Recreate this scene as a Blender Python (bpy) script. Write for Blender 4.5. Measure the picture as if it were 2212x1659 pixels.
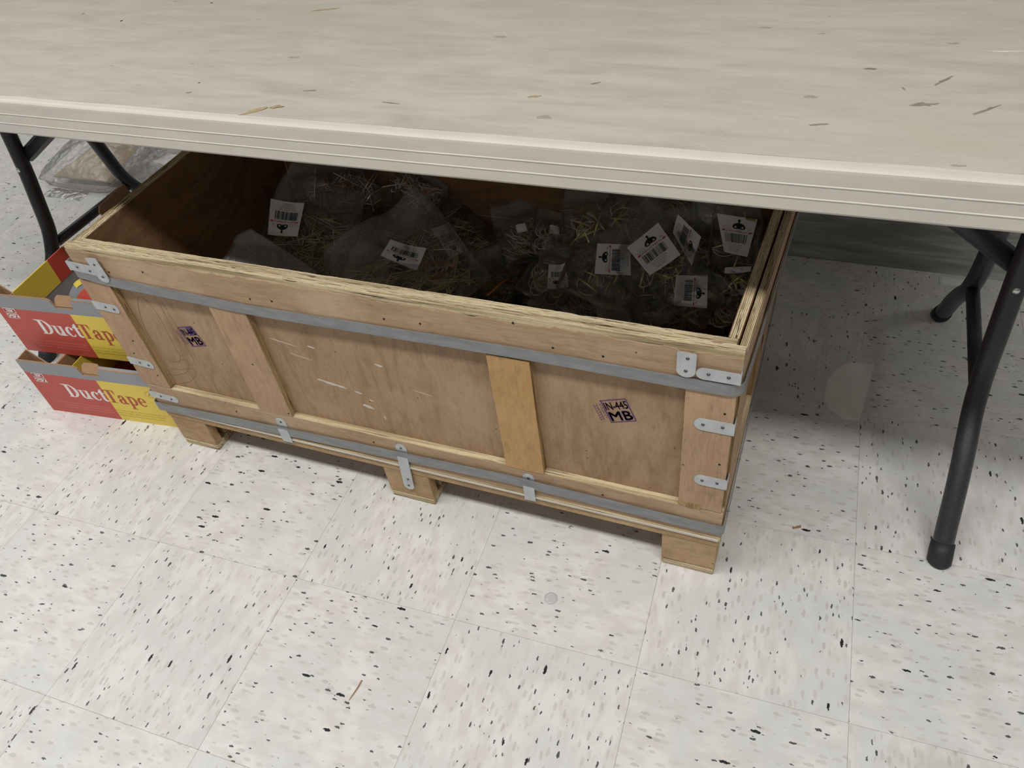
import bpy, bmesh, math, random
from mathutils import Vector, Matrix, noise
for o in list(bpy.data.objects): bpy.data.objects.remove(o)
S = bpy.context.scene
COL = S.collection
random.seed(7)
# ---------------------------------------------------------------- camera, world, lights, exposure
cam_d = bpy.data.cameras.new('camera'); cam = bpy.data.objects.new('camera', cam_d); COL.objects.link(cam)
cam_d.sensor_fit = 'HORIZONTAL'; cam_d.sensor_width = 36.0; cam_d.lens = 27.3347; cam_d.clip_start = .02
_r = Vector((0.92975489, 0.35105212, -0.11098756)); _u = Vector((-0.17649179, 0.68951572, 0.70243770)); _f = Vector((-0.32311991, 0.63350650, -0.70303844))
M = Matrix.Identity(4)
for i in range(3): M[i][0], M[i][1], M[i][2] = _r[i], _u[i], -_f[i]
M.translation = Vector((1.15612, -0.71805, 1.17084))
cam.matrix_world = M
S.camera = cam
W = bpy.data.worlds.new('world'); S.world = W; W.use_nodes = True
W.node_tree.nodes['Background'].inputs[0].default_value = (1.0, .98, .955, 1)
W.node_tree.nodes['Background'].inputs[1].default_value = 0.11
def area(x, y, z, sx, sy, power, col=(1, .982, .955)):
    d = bpy.data.lights.new('tube_light', 'AREA'); d.shape = 'RECTANGLE'; d.size = sx; d.size_y = sy; d.energy = power; d.color = col
    o = bpy.data.objects.new('tube_light', d); COL.objects.link(o); o.location = (x, y, z); return o
area(0.6, -0.98, 2.95, 5.0, .30, 101)
area(-3.0, 0.9, 2.95, 1.8, 3.6, 42)
area(0.6, -3.6, 2.95, 5.0, .08, 20)
S.view_settings.view_transform = 'Standard'; S.view_settings.look = 'None'; S.view_settings.gamma = 1; S.view_settings.exposure = 0.0
S.view_settings.use_curve_mapping = False
try: S.cycles.transparent_max_bounces = 20
except Exception: pass
# ---------------------------------------------------------------- helpers
def lin(r, g, b, a=1):
    f = lambda c: (c/255/12.92) if c/255 <= .04045 else ((c/255+.055)/1.055)**2.4
    return (f(r), f(g), f(b), a)
def new_mat(name):
    m = bpy.data.materials.new(name); m.use_nodes = True; nt = m.node_tree; return m, nt, nt.nodes['Principled BSDF']
def flat(name, col, rough=.6, metal=0.0, spec=.5, var=.12, vs=40, bump=0, stretch=(1, 1, 1), coat=0):
    m, nt, b = new_mat(name); N = nt.nodes; Lk = nt.links
    tc = N.new('ShaderNodeTexCoord'); mp = N.new('ShaderNodeMapping'); mp.inputs['Scale'].default_value = stretch
    n = N.new('ShaderNodeTexNoise'); n.inputs['Scale'].default_value = vs; n.inputs['Detail'].default_value = 5
    Lk.new(tc.outputs['Object'], mp.inputs[0]); Lk.new(mp.outputs[0], n.inputs['Vector'])
    r = N.new('ShaderNodeMapRange'); r.inputs['From Min'].default_value = .3; r.inputs['From Max'].default_value = .7
    r.inputs['To Min'].default_value = 1-var; r.inputs['To Max'].default_value = 1+var
    Lk.new(n.outputs[0], r.inputs[0])
    mx = N.new('ShaderNodeVectorMath'); mx.operation = 'SCALE'; mx.inputs[0].default_value = col[:3]; Lk.new(r.outputs[0], mx.inputs['Scale'])
    Lk.new(mx.outputs[0], b.inputs['Base Color'])
    b.inputs['Roughness'].default_value = rough; b.inputs['Metallic'].default_value = metal; b.inputs['Specular IOR Level'].default_value = spec
    b.inputs['Coat Weight'].default_value = coat
    if bump:
        bp = N.new('ShaderNodeBump'); bp.inputs['Strength'].default_value = bump; bp.inputs['Distance'].default_value = .002
        Lk.new(n.outputs[0], bp.inputs['Height']); Lk.new(bp.outputs[0], b.inputs['Normal'])
    return m
def mixc(nt, a, b, fac):
    n = nt.nodes.new('ShaderNodeMix'); n.data_type = 'RGBA'
    for sock, v in ((n.inputs[6], a), (n.inputs[7], b), (n.inputs[0], fac)):
        if isinstance(v, bpy.types.NodeSocket): nt.links.new(v, sock)
        else: sock.default_value = v
    return n.outputs[2]
def mth(nt, op, a, b=None, clamp=False):
    n = nt.nodes.new('ShaderNodeMath'); n.operation = op; n.use_clamp = clamp
    for sock, v in ((n.inputs[0], a), (n.inputs[1], b)):
        if v is None: continue
        if isinstance(v, bpy.types.NodeSocket): nt.links.new(v, sock)
        else: sock.default_value = v
    return n.outputs[0]
def vec_noise(nt, vec, scale, detail=4, rough=.55, mapscale=None, dist=0):
    if mapscale:
        mp = nt.nodes.new('ShaderNodeMapping'); mp.inputs['Scale'].default_value = mapscale; nt.links.new(vec, mp.inputs[0]); vec = mp.outputs[0]
    n = nt.nodes.new('ShaderNodeTexNoise'); n.inputs['Scale'].default_value = scale; n.inputs['Detail'].default_value = detail
    n.inputs['Roughness'].default_value = rough; n.inputs['Distortion'].default_value = dist; nt.links.new(vec, n.inputs['Vector']); return n
def ramp(nt, fac, stops, interp='LINEAR'):
    r = nt.nodes.new('ShaderNodeValToRGB'); r.color_ramp.interpolation = interp; e = r.color_ramp.elements
    while len(e) < len(stops): e.new(.5)
    for i, (p, c) in enumerate(stops):
        e[i].position = p; e[i].color = c if hasattr(c, '__len__') else (c, c, c, 1)
    nt.links.new(fac, r.inputs[0]); return r.outputs[0]
def obj_vec(nt, loc_jitter=False):
    tc = nt.nodes.new('ShaderNodeTexCoord')
    oi = nt.nodes.new('ShaderNodeObjectInfo'); a = nt.nodes.new('ShaderNodeVectorMath'); a.operation = 'MULTIPLY_ADD'
    sc = nt.nodes.new('ShaderNodeCombineXYZ')
    for i in range(3): nt.links.new(oi.outputs['Random'], sc.inputs[i])
    nt.links.new(sc.outputs[0], a.inputs[0]); a.inputs[1].default_value = (37.0, 53.0, 19.0)
    nt.links.new(tc.outputs['Object'], a.inputs[2])
    return a.outputs[0]
def wood(name, base, dark, light, grain=(1, 1, 14), rough=.62, rings=.5, bs=1.0):
    """rotary-cut veneer: grain = mapping scale, small along the fibres"""
    m, nt, b = new_mat(name); v = obj_vec(nt)
    big = vec_noise(nt, v, 3.2*bs, 3, .5, grain, .6)
    rg = nt.nodes.new('ShaderNodeMath'); rg.operation = 'MULTIPLY'; nt.links.new(big.outputs[0], rg.inputs[0]); rg.inputs[1].default_value = 26
    sn = mth(nt, 'SINE', rg.outputs[0]); sn = mth(nt, 'MULTIPLY_ADD', sn, .5)
    sn.node.inputs[2].default_value = .5
    fine = vec_noise(nt, v, 38, 6, .7, grain)
    blotch = vec_noise(nt, v, 7, 3, .5)
    c = mixc(nt, base, dark, mth(nt, 'MULTIPLY', mth(nt, 'POWER', sn, 3.0), rings))
    c = mixc(nt, c, dark, ramp(nt, fine.outputs[0], [(.42, 0), (.75, .75)]))
    c = mixc(nt, c, light, ramp(nt, blotch.outputs[0], [(.48, 0), (.72, .7)]))
    sp = nt.nodes.new('ShaderNodeTexVoronoi'); sp.inputs['Scale'].default_value = 60; nt.links.new(v, sp.inputs['Vector'])
    se = nt.nodes.new('ShaderNodeSeparateColor'); nt.links.new(sp.outputs['Color'], se.inputs[0])
    spk = mth(nt, 'MULTIPLY', mth(nt, 'LESS_THAN', sp.outputs['Distance'], .09), mth(nt, 'GREATER_THAN', se.outputs[0], .93))
    c = mixc(nt, c, lin(60, 42, 30), mth(nt, 'MULTIPLY', spk, .8))
    dt = vec_noise(nt, v, 21, 6, .72, tuple(min(g_, 3) for g_ in grain))
    c = mixc(nt, c, lin(112, 98, 84), ramp(nt, dt.outputs[0], [(.52, 0), (.78, .6)]))
    nt.links.new(c, b.inputs['Base Color']); b.inputs['Roughness'].default_value = rough; b.inputs['Specular IOR Level'].default_value = .25
    bp = nt.nodes.new('ShaderNodeBump'); bp.inputs['Strength'].default_value = .25; bp.inputs['Distance'].default_value = .0006
    nt.links.new(fine.outputs[0], bp.inputs['Height']); nt.links.new(bp.outputs[0], b.inputs['Normal'])
    return m
def ply_edge(name, axis, pale=lin(206, 190, 156), mid=lin(160, 142, 110), crack=lin(48, 36, 24)):
    sc = [300, 300, 300]; sc[axis] = 9
    m, nt, b = new_mat(name); v = obj_vec(nt)
    a = vec_noise(nt, v, 1, 4, .6, tuple(sc)); a2 = vec_noise(nt, v, 1, 2, .5, tuple(s*.45 for s in sc))
    f = vec_noise(nt, v, 160, 5, .7)
    c = ramp(nt, a2.outputs[0], [(.36, mid), (.56, pale)])
    c = mixc(nt, c, mid, ramp(nt, f.outputs[0], [(.5, 0), (.8, .7)]))
    c = mixc(nt, c, crack, ramp(nt, a.outputs[0], [(.33, .95), (.41, 0)]))
    nt.links.new(c, b.inputs['Base Color']); b.inputs['Roughness'].default_value = .85; b.inputs['Specular IOR Level'].default_value = .15
    bp = nt.nodes.new('ShaderNodeBump'); bp.inputs['Strength'].default_value = .8; bp.inputs['Distance'].default_value = .0015
    nt.links.new(a.outputs[0], bp.inputs['Height']); nt.links.new(bp.outputs[0], b.inputs['Normal'])
    return m
def tile_mat():
    m, nt, b = new_mat('vinyl_tile'); v = obj_vec(nt)
    wn = vec_noise(nt, v, 260, 3, .6)
    wa = nt.nodes.new('ShaderNodeVectorMath'); wa.operation = 'MULTIPLY_ADD'; nt.links.new(wn.outputs['Color'], wa.inputs[0]); wa.inputs[1].default_value = (.0052,)*3; nt.links.new(v, wa.inputs[2])
    def chips(scale, st, thr, rmul, rmax):
        mp = nt.nodes.new('ShaderNodeMapping'); mp.inputs['Scale'].default_value = (1, st, 1); nt.links.new(wa.outputs[0], mp.inputs[0])
        vo = nt.nodes.new('ShaderNodeTexVoronoi'); vo.voronoi_dimensions = '2D'; vo.inputs['Scale'].default_value = scale; nt.links.new(mp.outputs[0], vo.inputs['Vector'])
        se = nt.nodes.new('ShaderNodeSeparateColor'); nt.links.new(vo.outputs['Color'], se.inputs[0])
        r = mth(nt, 'MINIMUM', mth(nt, 'MULTIPLY', mth(nt, 'SUBTRACT', se.outputs[0], thr, True), rmul), rmax)
        return mth(nt, 'LESS_THAN', vo.outputs['Distance'], r), se.outputs[1]
    soft = vec_noise(nt, v, 55, 3, .6, (1, .4, 1)); tint = vec_noise(nt, v, 9, 2, .5)
    c = mixc(nt, lin(211, 207, 203), lin(223, 221, 218), ramp(nt, soft.outputs[0], [(.38, 0), (.6, 1)]))
    c = mixc(nt, c, lin(205, 208, 205), ramp(nt, tint.outputs[0], [(.45, 0), (.6, .6)]))
    g1, gr = chips(120, .36, .50, .9, .32)
    c = mixc(nt, c, mixc(nt, lin(176, 172, 166), lin(206, 201, 195), gr), mth(nt, 'MULTIPLY', g1, .55))
    k1, _ = chips(165, .34, .89, 2.3, .24); k2, _ = chips(74, .30, .945, 4.0, .17); k3, _ = chips(105, .38, .92, 3.0, .21)
    c = mixc(nt, c, lin(46, 46, 48), mth(nt, 'MULTIPLY', k1, .88)); c = mixc(nt, c, lin(38, 39, 42), k2); c = mixc(nt, c, lin(54, 54, 55), mth(nt, 'MULTIPLY', k3, .9))
    dirt = vec_noise(nt, v, 5, 6, .7)
    c = mixc(nt, c, lin(150, 135, 112), ramp(nt, dirt.outputs[0], [(.60, 0), (.82, .35)]))
    nt.links.new(c, b.inputs['Base Color']); b.inputs['Roughness'].default_value = .34; b.inputs['Specular IOR Level'].default_value = .38
    bp = nt.nodes.new('ShaderNodeBump'); bp.inputs['Strength'].default_value = .08; bp.inputs['Distance'].default_value = .002
    wv = vec_noise(nt, v, 14, 2, .5); nt.links.new(wv.outputs[0], bp.inputs['Height']); nt.links.new(bp.outputs[0], b.inputs['Normal'])
    return m
def table_mat():
    m, nt, b = new_mat('moulded_plastic'); v = obj_vec(nt)
    s1 = vec_noise(nt, v, 1, 5, .62, (7, 34, 20), .5); s2 = vec_noise(nt, v, 1, 3, .55, (2.2, 5, 5)); s3 = vec_noise(nt, v, 1, 6, .7, (26, 120, 60), .3)
    c = mixc(nt, lin(191, 184, 174), lin(173, 166, 155), ramp(nt, s1.outputs[0], [(.4, 0), (.72, 1)]))
    c = mixc(nt, c, lin(181, 175, 157), ramp(nt, s2.outputs[0], [(.48, 0), (.66, .6)]))
    c = mixc(nt, c, lin(150, 142, 128), ramp(nt, s3.outputs[0], [(.6, 0), (.8, .45)]))
    vo = nt.nodes.new('ShaderNodeTexVoronoi'); vo.inputs['Scale'].default_value = 17
    mp = nt.nodes.new('ShaderNodeMapping'); mp.inputs['Scale'].default_value = (.8, 2.0, 1); wn = vec_noise(nt, v, 60, 3, .6)
    wa = nt.nodes.new('ShaderNodeVectorMath'); wa.operation = 'MULTIPLY_ADD'; nt.links.new(wn.outputs['Color'], wa.inputs[0]); wa.inputs[1].default_value = (.022, .012, .01); nt.links.new(v, wa.inputs[2])
    nt.links.new(wa.outputs[0], mp.inputs[0]); nt.links.new(mp.outputs[0], vo.inputs['Vector'])
    se = nt.nodes.new('ShaderNodeSeparateColor'); nt.links.new(vo.outputs['Color'], se.inputs[0])
    k = mth(nt, 'LESS_THAN', vo.outputs['Distance'], mth(nt, 'MULTIPLY', mth(nt, 'SUBTRACT', se.outputs[0], .72, True), .55))
    c = mixc(nt, c, lin(128, 120, 106), mth(nt, 'MULTIPLY', k, .5))
    nt.links.new(c, b.inputs['Base Color']); b.inputs['Roughness'].default_value = .45; b.inputs['Specular IOR Level'].default_value = .35
    bp = nt.nodes.new('ShaderNodeBump'); bp.inputs['Strength'].default_value = .3; bp.inputs['Distance'].default_value = .0008
    gr = vec_noise(nt, v, 420, 2, .5); nt.links.new(gr.outputs[0], bp.inputs['Height']); nt.links.new(bp.outputs[0], b.inputs['Normal'])
    return m
def wall_mat():
    m, nt, b = new_mat('streaked_panel'); v = obj_vec(nt)
    s1 = vec_noise(nt, v, 1, 6, .65, (5, 20, 60), .6); s2 = vec_noise(nt, v, 1, 3, .5, (2, 2, 14))
    c = mixc(nt, lin(140, 140, 138), lin(196, 196, 196), ramp(nt, s1.outputs[0], [(.38, 0), (.66, 1)]))
    c = mixc(nt, c, lin(120, 120, 114), ramp(nt, s2.outputs[0], [(.5, 0), (.66, .8)]))
    nt.links.new(c, b.inputs['Base Color']); b.inputs['Roughness'].default_value = .5
    return m
def film_mat(name, milk=.10, gloss=.25, tint=(.9, .9, .9, 1), rough=.16):
    m = bpy.data.materials.new(name); m.use_nodes = True; nt = m.node_tree; N = nt.nodes; N.remove(N['Principled BSDF']); out = N['Material Output']
    v = obj_vec(nt)
    wr = vec_noise(nt, v, 42, 5, .6, None, .8); bp = N.new('ShaderNodeBump'); bp.inputs['Strength'].default_value = 1.0; bp.inputs['Distance'].default_value = .005
    nt.links.new(wr.outputs[0], bp.inputs['Height'])
    tr = N.new('ShaderNodeBsdfTransparent'); tr.inputs[0].default_value = tint
    gl = N.new('ShaderNodeBsdfGlossy'); gl.inputs['Roughness'].default_value = rough; nt.links.new(bp.outputs[0], gl.inputs['Normal'])
    df = N.new('ShaderNodeBsdfDiffuse'); df.inputs[0].default_value = (.75, .75, .76, 1)
    fr = N.new('ShaderNodeFresnel'); fr.inputs['IOR'].default_value = 1.45; nt.links.new(bp.outputs[0], fr.inputs['Normal'])
    m1 = N.new('ShaderNodeMixShader'); nt.links.new(mth(nt, 'MULTIPLY_ADD', wr.outputs[0], milk*1.4), m1.inputs[0]); m1.inputs[0].links[0].from_node.inputs[2].default_value = milk*.3
    nt.links.new(tr.outputs[0], m1.inputs[1]); nt.links.new(df.outputs[0], m1.inputs[2])
    m2 = N.new('ShaderNodeMixShader'); nt.links.new(mth(nt, 'MULTIPLY_ADD', fr.outputs[0], .85), m2.inputs[0]); m2.inputs[0].links[0].from_node.inputs[2].default_value = gloss*.2
    nt.links.new(m1.outputs[0], m2.inputs[1]); nt.links.new(gl.outputs[0], m2.inputs[2]); nt.links.new(m2.outputs[0], out.inputs[0])
    return m
MT = dict(
 tile=tile_mat(), seam=flat('seam_dirt', lin(158, 150, 138), .9), patch=flat('plain_vinyl', lin(234, 233, 226), .5, var=.06, vs=30),
 wall=wall_mat(), top=table_mat(), lip=flat('plastic_lip', lin(204, 199, 190), .42, var=.05, vs=14, stretch=(1, 4, 4)),
 w_face=wood('veneer_x', lin(182, 155, 126), lin(150, 122, 94), lin(196, 172, 144), (1, 10, 10), rings=.35),
 w_panel=wood('veneer_panel', lin(171, 142, 113), lin(141, 112, 84), lin(184, 158, 129), (6, 6, 1.3), rings=.55, bs=.8),
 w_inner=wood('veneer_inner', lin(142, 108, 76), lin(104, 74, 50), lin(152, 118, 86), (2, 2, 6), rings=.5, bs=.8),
 w_stile=wood('veneer_z', lin(182, 152, 122), lin(154, 122, 90), lin(200, 168, 136), (10, 10, 1.2), rings=.3),
 w_yel=wood('veneer_yellow', lin(192, 154, 104), lin(168, 128, 82), lin(200, 162, 114), (7, 7, 1.4), rings=.2),
 w_block=wood('pine_block', lin(186, 156, 118), lin(146, 114, 82), lin(196, 168, 130), (2, 8, 8), rings=.4),
 w_knot=flat('dark_grain', lin(128, 98, 70), .7, var=.25, vs=60),
 ex=ply_edge('ply_edge_x', 0), ey=ply_edge('ply_edge_y', 1), ez=ply_edge('ply_edge_z', 2, lin(176, 150, 108), lin(126, 100, 66), lin(34, 24, 16)),
 strap=flat('painted_steel_strap', lin(138, 141, 143), .45, .35, var=.16, vs=26, stretch=(1, 1, 4)),
 zinc=flat('galvanised_plate', lin(190, 196, 198), .4, .45, var=.10, vs=60), nail=flat('nail_head', lin(92, 92, 94), .45, .7),
 hole=flat('dark_hole', lin(30, 24, 20), .9), tube=flat('black_tube', lin(56, 56, 60), .38, .1, var=.2, vs=300, bump=.15), rubber=flat('black_rubber', lin(40, 40, 42), .6),
 chrome=flat('bright_rivet', lin(220, 224, 226), .25, .8),
 film=film_mat('clear_film', .014, .10, (.97, .97, .97, 1), .07), film2=film_mat('milky_film', .10, .2, (.93, .93, .93, 1), .10), film4=film_mat('grey_film', .27, .2, (.9, .9, .9, 1), .12), p_brown=flat('print_brown_red', lin(178, 76, 46), .45), film3=film_mat('wrap_film', .22, .3, (.97, .97, .97, 1), .07),
 paper=flat('label_paper', lin(222, 222, 226), .5, var=.03, vs=30), k=flat('ink_black', lin(18, 18, 20), .5), red=flat('ink_red', lin(190, 40, 62), .5),
 gray=flat('ink_grey', lin(160, 162, 160), .5), pink=flat('ink_pink', lin(214, 150, 160), .5), purple=flat('ink_purple', lin(88, 56, 104), .7, var=.4, vs=260),
 card_tan=flat('tan_card', lin(186, 164, 128), .8, var=.1, vs=70), card=flat('brown_card', lin(164, 130, 98), .8, var=.1, vs=70, stretch=(1, 1, 6)), p_red=flat('print_red', lin(192, 78, 66), .42, var=.04, vs=8), p_yel=flat('print_yellow', lin(230, 204, 84), .42, var=.04, vs=8),
 p_gray=flat('print_grey', lin(146, 150, 156), .42, var=.06, vs=12), p_white=flat('print_white', lin(238, 232, 230), .45), p_pink=flat('print_pale_red', lin(226, 140, 130), .5), p_olive=flat('print_olive', lin(176, 150, 50), .5),
 gold=flat('yellow_zinc_wire', lin(222, 212, 146), .25, .45, var=.3, vs=120), silver=flat('bright_wire', lin(236, 234, 224), .25, .45, var=.2, vs=120), copper=flat('coppery_wire', lin(190, 124, 92), .35, .9, var=.2, vs=90),
 tape=flat('duct_tape', lin(150, 153, 158), .25, .2, var=.08, vs=120, coat=.8), stain=flat('brown_scuff', lin(166, 148, 110), .6, var=.2, vs=80), smudge=flat('grey_scuff', lin(134, 126, 112), .6, var=.2, vs=80),
 white=flat('white_plastic', lin(214, 214, 208), .4), clear=film_mat('clear_disc', .35, .2, (.98, .98, .98, 1), .05), splin=flat('wood_splinter', lin(150, 118, 84), .8),
)
class T:
    def __init__(s, name, label=None, cat=None, loc=(0, 0, 0), group=None, kind=None, rz=0):
        s.o = bpy.data.objects.new(name, None); COL.objects.link(s.o); s.o.location = loc; s.o.rotation_euler = (0, 0, rz); s.o.empty_display_size = .02
        tag(s.o, label, cat, group, kind); s.loc = Vector(loc); s.inv = (Matrix.Translation(loc) @ Matrix.Rotation(rz, 4, 'Z')).inverted()
def tag(o, label=None, cat=None, group=None, kind=None):
    for k_, v_ in (('label', label), ('category', cat), ('group', group), ('kind', kind)):
        if v_: o[k_] = v_
def mk(name, verts, faces, mat, parent=None, smooth=False, mats=None, midx=None, kind=None, label=None):
    me = bpy.data.meshes.new(name); me.from_pydata([tuple(v) for v in verts], [], faces); 
    for m_ in (mats or [mat]): me.materials.append(m_ if not isinstance(m_, str) else MT[m_])
    if midx:
        for p, i in zip(me.polygons, midx): p.material_index = i
    if smooth: me.polygons.foreach_set('use_smooth', [True]*len(me.polygons))
    me.update()
    o = bpy.data.objects.new(name, me); COL.objects.link(o)
    if parent is not None: o.parent = parent.o if isinstance(parent, T) else parent
    if kind: o['kind'] = kind
    if label: o['label'] = label
    return o
class G:
    """collects geometry"""
    def __init__(s): s.v = []; s.f = []; s.m = []
    def add(s, vs, fs, mi=0):
        b = len(s.v); s.v += [Vector(v) for v in vs]; s.f += [tuple(i+b for i in f) for f in fs]; s.m += [mi]*len(fs)
    def box(s, x0, x1, y0, y1, z0, z1, mi=0):
        s.add([(x0, y0, z0), (x1, y0, z0), (x1, y1, z0), (x0, y1, z0), (x0, y0, z1), (x1, y0, z1), (x1, y1, z1), (x0, y1, z1)],
              [(0, 3, 2, 1), (4, 5, 6, 7), (0, 1, 5, 4), (1, 2, 6, 5), (2, 3, 7, 6), (3, 0, 4, 7)], mi)
    def bbox(s, x0, x1, y0, y1, z0, z1, bv=.001, mi=0):
        """box with chamfered edges"""
        bm = bmesh.new(); bmesh.ops.create_cube(bm, size=1, matrix=Matrix.Translation(((x0+x1)/2, (y0+y1)/2, (z0+z1)/2)) @ Matrix.Diagonal((x1-x0, y1-y0, z1-z0, 1)))
        bmesh.ops.bevel(bm, geom=bm.edges[:], offset=bv, segments=1, affect='EDGES', profile=.5)
        bm.verts.index_update(); s.add([v.co.copy() for v in bm.verts], [[v.index for v in f.verts] for f in bm.faces], mi); bm.free()
    def tube(s, pts, r, n=8, mi=0, cap=True):
        pts = [Vector(p) for p in pts]; rs = r if hasattr(r, '__len__') else [r]*len(pts)
        t0 = (pts[1]-pts[0]).normalized(); up = Vector((0, 0, 1)) if abs(t0.z) < .9 else Vector((1, 0, 0)); a = t0.cross(up).normalized(); b0 = len(s.v)
        for i, p in enumerate(pts):
            t = ((pts[min(i+1, len(pts)-1)]-p).normalized()+(p-pts[max(i-1, 0)]).normalized())
            t = t.normalized() if t.length > 1e-9 else t0
            a = (a - t*a.dot(t)); a = a.normalized() if a.length > 1e-6 else t.orthogonal().normalized(); c = t.cross(a)
            for k in range(n):
                th = 2*math.pi*k/n; s.v.append(p+(a*math.cos(th)+c*math.sin(th))*rs[i])
        for i in range(len(pts)-1):
            for k in range(n):
                s.f.append((b0+i*n+k, b0+i*n+(k+1) % n, b0+(i+1)*n+(k+1) % n, b0+(i+1)*n+k)); s.m.append(mi)
        if cap:
            s.f.append(tuple(b0+k for k in range(n))[::-1]); s.f.append(tuple(b0+(len(pts)-1)*n+k for k in range(n))); s.m += [mi, mi]
    def prism(s, poly, fn, t0, t1, mi=0):
        """poly of 2D points, fn(u,v,t) -> 3D"""
        n = len(poly); s.add([fn(u, v, t0) for u, v in poly]+[fn(u, v, t1) for u, v in poly],
              [tuple(range(n))[::-1], tuple(range(n, 2*n))]+[(i, (i+1) % n, n+(i+1) % n, n+i) for i in range(n)], mi)
    def map(s, fn): s.v = [Vector(fn(v)) for v in s.v]; return s
    def make(s, name, mats, parent=None, smooth=False, **k):
        inv = parent.inv if isinstance(parent, T) else k.pop('inv', None)
        vs = [inv @ v for v in s.v] if inv is not None else s.v
        ml = mats if isinstance(mats, (list, tuple)) else [mats]
        return mk(name, vs, s.f, None, parent, smooth, mats=ml, midx=s.m, **k)
def bez(pts, n=6):
    """rounds the corners of a polyline"""
    P = [Vector(p) for p in pts]; out = [P[0]]
    for i in range(1, len(P)-1):
        a = P[i].lerp(P[i-1], .38); c = P[i].lerp(P[i+1], .38)
        for k in range(n+1):
            t = k/n; out.append(a*(1-t)**2+P[i]*2*t*(1-t)+c*t*t)
    out.append(P[-1]); return out
# ---------------------------------------------------------------- setting: floor with its tiles, back wall
g = G(); g.box(-4.5, 4.5, -3.0, 4.0, -.03, -.0007)
floor = g.make('floor', MT['seam']); tag(floor, kind='structure')
GA, GX, GY, TS = .0367, -.1935, -.2373, .3048
tg = G(); h = TS/2-.00022; tg.bbox(-h, h, -h, h, -.0033, 0, .0002)
tile0 = None
for i in range(-10, 8):
    for j in range(-4, 8):
        x, y = (i+.5)*TS, (j+.5)*TS
        wx, wy = GX+math.cos(GA)*x-math.sin(GA)*y, GY+math.sin(GA)*x+math.cos(GA)*y
        if tile0 is None: o = tile0 = tg.make('tile', MT['tile'], floor)
        else: o = tile0.copy(); COL.objects.link(o)
        o.location = (wx, wy, random.uniform(-.0001, .0001)); o.rotation_euler = (0, 0, GA + (0 if (i+j) % 2 == 0 else math.pi/2))
g = G(); arc = [(1.3243, .5761), (1.3066, .4098), (1.276, .4078), (1.2509, .4263), (1.240, .451), (1.238, .4749), (1.2405, .505), (1.2488, .532), (1.259, .552), (1.2728, .566), (1.296, .574)]
g.prism(arc, lambda u, v, t: (u, v, t), -.002, .0006); g.make('vinyl_patch', MT['patch'], floor, label='plain half-round beige vinyl patch')
g = G(); g.box(.15, 4.0, .912, 1.03, 0, 2.6); wall = g.make('wall_back', MT['wall']); tag(wall, kind='structure')
g = G(); g.box(1.443, 1.503, .868, .902, .0, .0012); g.box(1.448, 1.498, .873, .8965, .0012, .0016, 1)
o = g.make('floor_plate', [MT['white'], MT['patch']]); tag(o, 'small white square plate lying on the floor beside the rear right table leg', 'plate')
# ---------------------------------------------------------------- folding table
tb = T('folding_table', 'long beige moulded plastic folding table with black bent tube legs', 'table', (.462, .42, 0))
def rrect(x0, x1, y0, y1, r, n=6):
    out = []
    for cx, cy, a0 in ((x1-r, y1-r, 0), (x0+r, y1-r, 90), (x0+r, y0+r, 180), (x1-r, y0+r, 270)):
        for k in range(n+1):
            a = math.radians(a0+90*k/n); out.append((cx+r*math.cos(a), cy+r*math.sin(a)))
    return out
def dense(poly, d=.06):
    out = []
    for i in range(len(poly)):
        a, b = poly[i], poly[(i+1) % len(poly)]; n = max(1, int(math.dist(a, b)/d))
        out += [(a[0]+(b[0]-a[0])*k/n, a[1]+(b[1]-a[1])*k/n) for k in range(n)]
    return out
TX0, TX1, TY0, TY1, ZT = -.758, 1.682, .0395, .80, .737
prof = [(.016, .0), (.006, -.0002), (.0022, -.0012), (.0004, -.0032), (.0, -.0060), (-.0002, -.0208), (-.0009, -.0214), (-.0009, -.0224), (-.0003, -.0230), (-.0006, -.0362), (-.0013, -.0368), (-.0013, -.0378), (-.0007, -.0384), (-.0010, -.0515), (.0008, -.0545), (.004, -.0548), (.006, -.050), (.007, -.012)]
base = dense(rrect(TX0, TX1, TY0, TY1, .03), .05); nb = len(base)
g = G(); cxm, cym = (TX0+TX1)/2, (TY0+TY1)/2
def inset(p, d):
    x, y = p; r = .03
    qx = min(max(x, TX0+r), TX1-r); qy = min(max(y, TY0+r), TY1-r); v = Vector((x-qx, y-qy)); L = v.length
    return (qx+v.x/L*(L-d), qy+v.y/L*(L-d)) if L > 1e-6 else (x, y)
for d, dz in prof:
    for p in base:
        q = inset(p, d); sag = -.0035*math.sin(math.pi*(q[0]-TX0)/(TX1-TX0)) + .0005*noise.noise(Vector((q[0]*9, q[1]*9, 3)))
        g.v.append(Vector((q[0], q[1], ZT+.0035+dz+sag)))
for r in range(len(prof)-1):
    for k in range(nb):
        g.f.append((r*nb+k, (r+1)*nb+k, (r+1)*nb+(k+1) % nb, r*nb+(k+1) % nb)); g.m.append(0)
g.make('table_edge', MT['lip'], tb)
g = G(); nx, ny = 60, 20
x0, x1, y0, y1 = TX0+.015, TX1-.015, TY0+.015, TY1-.015
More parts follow.
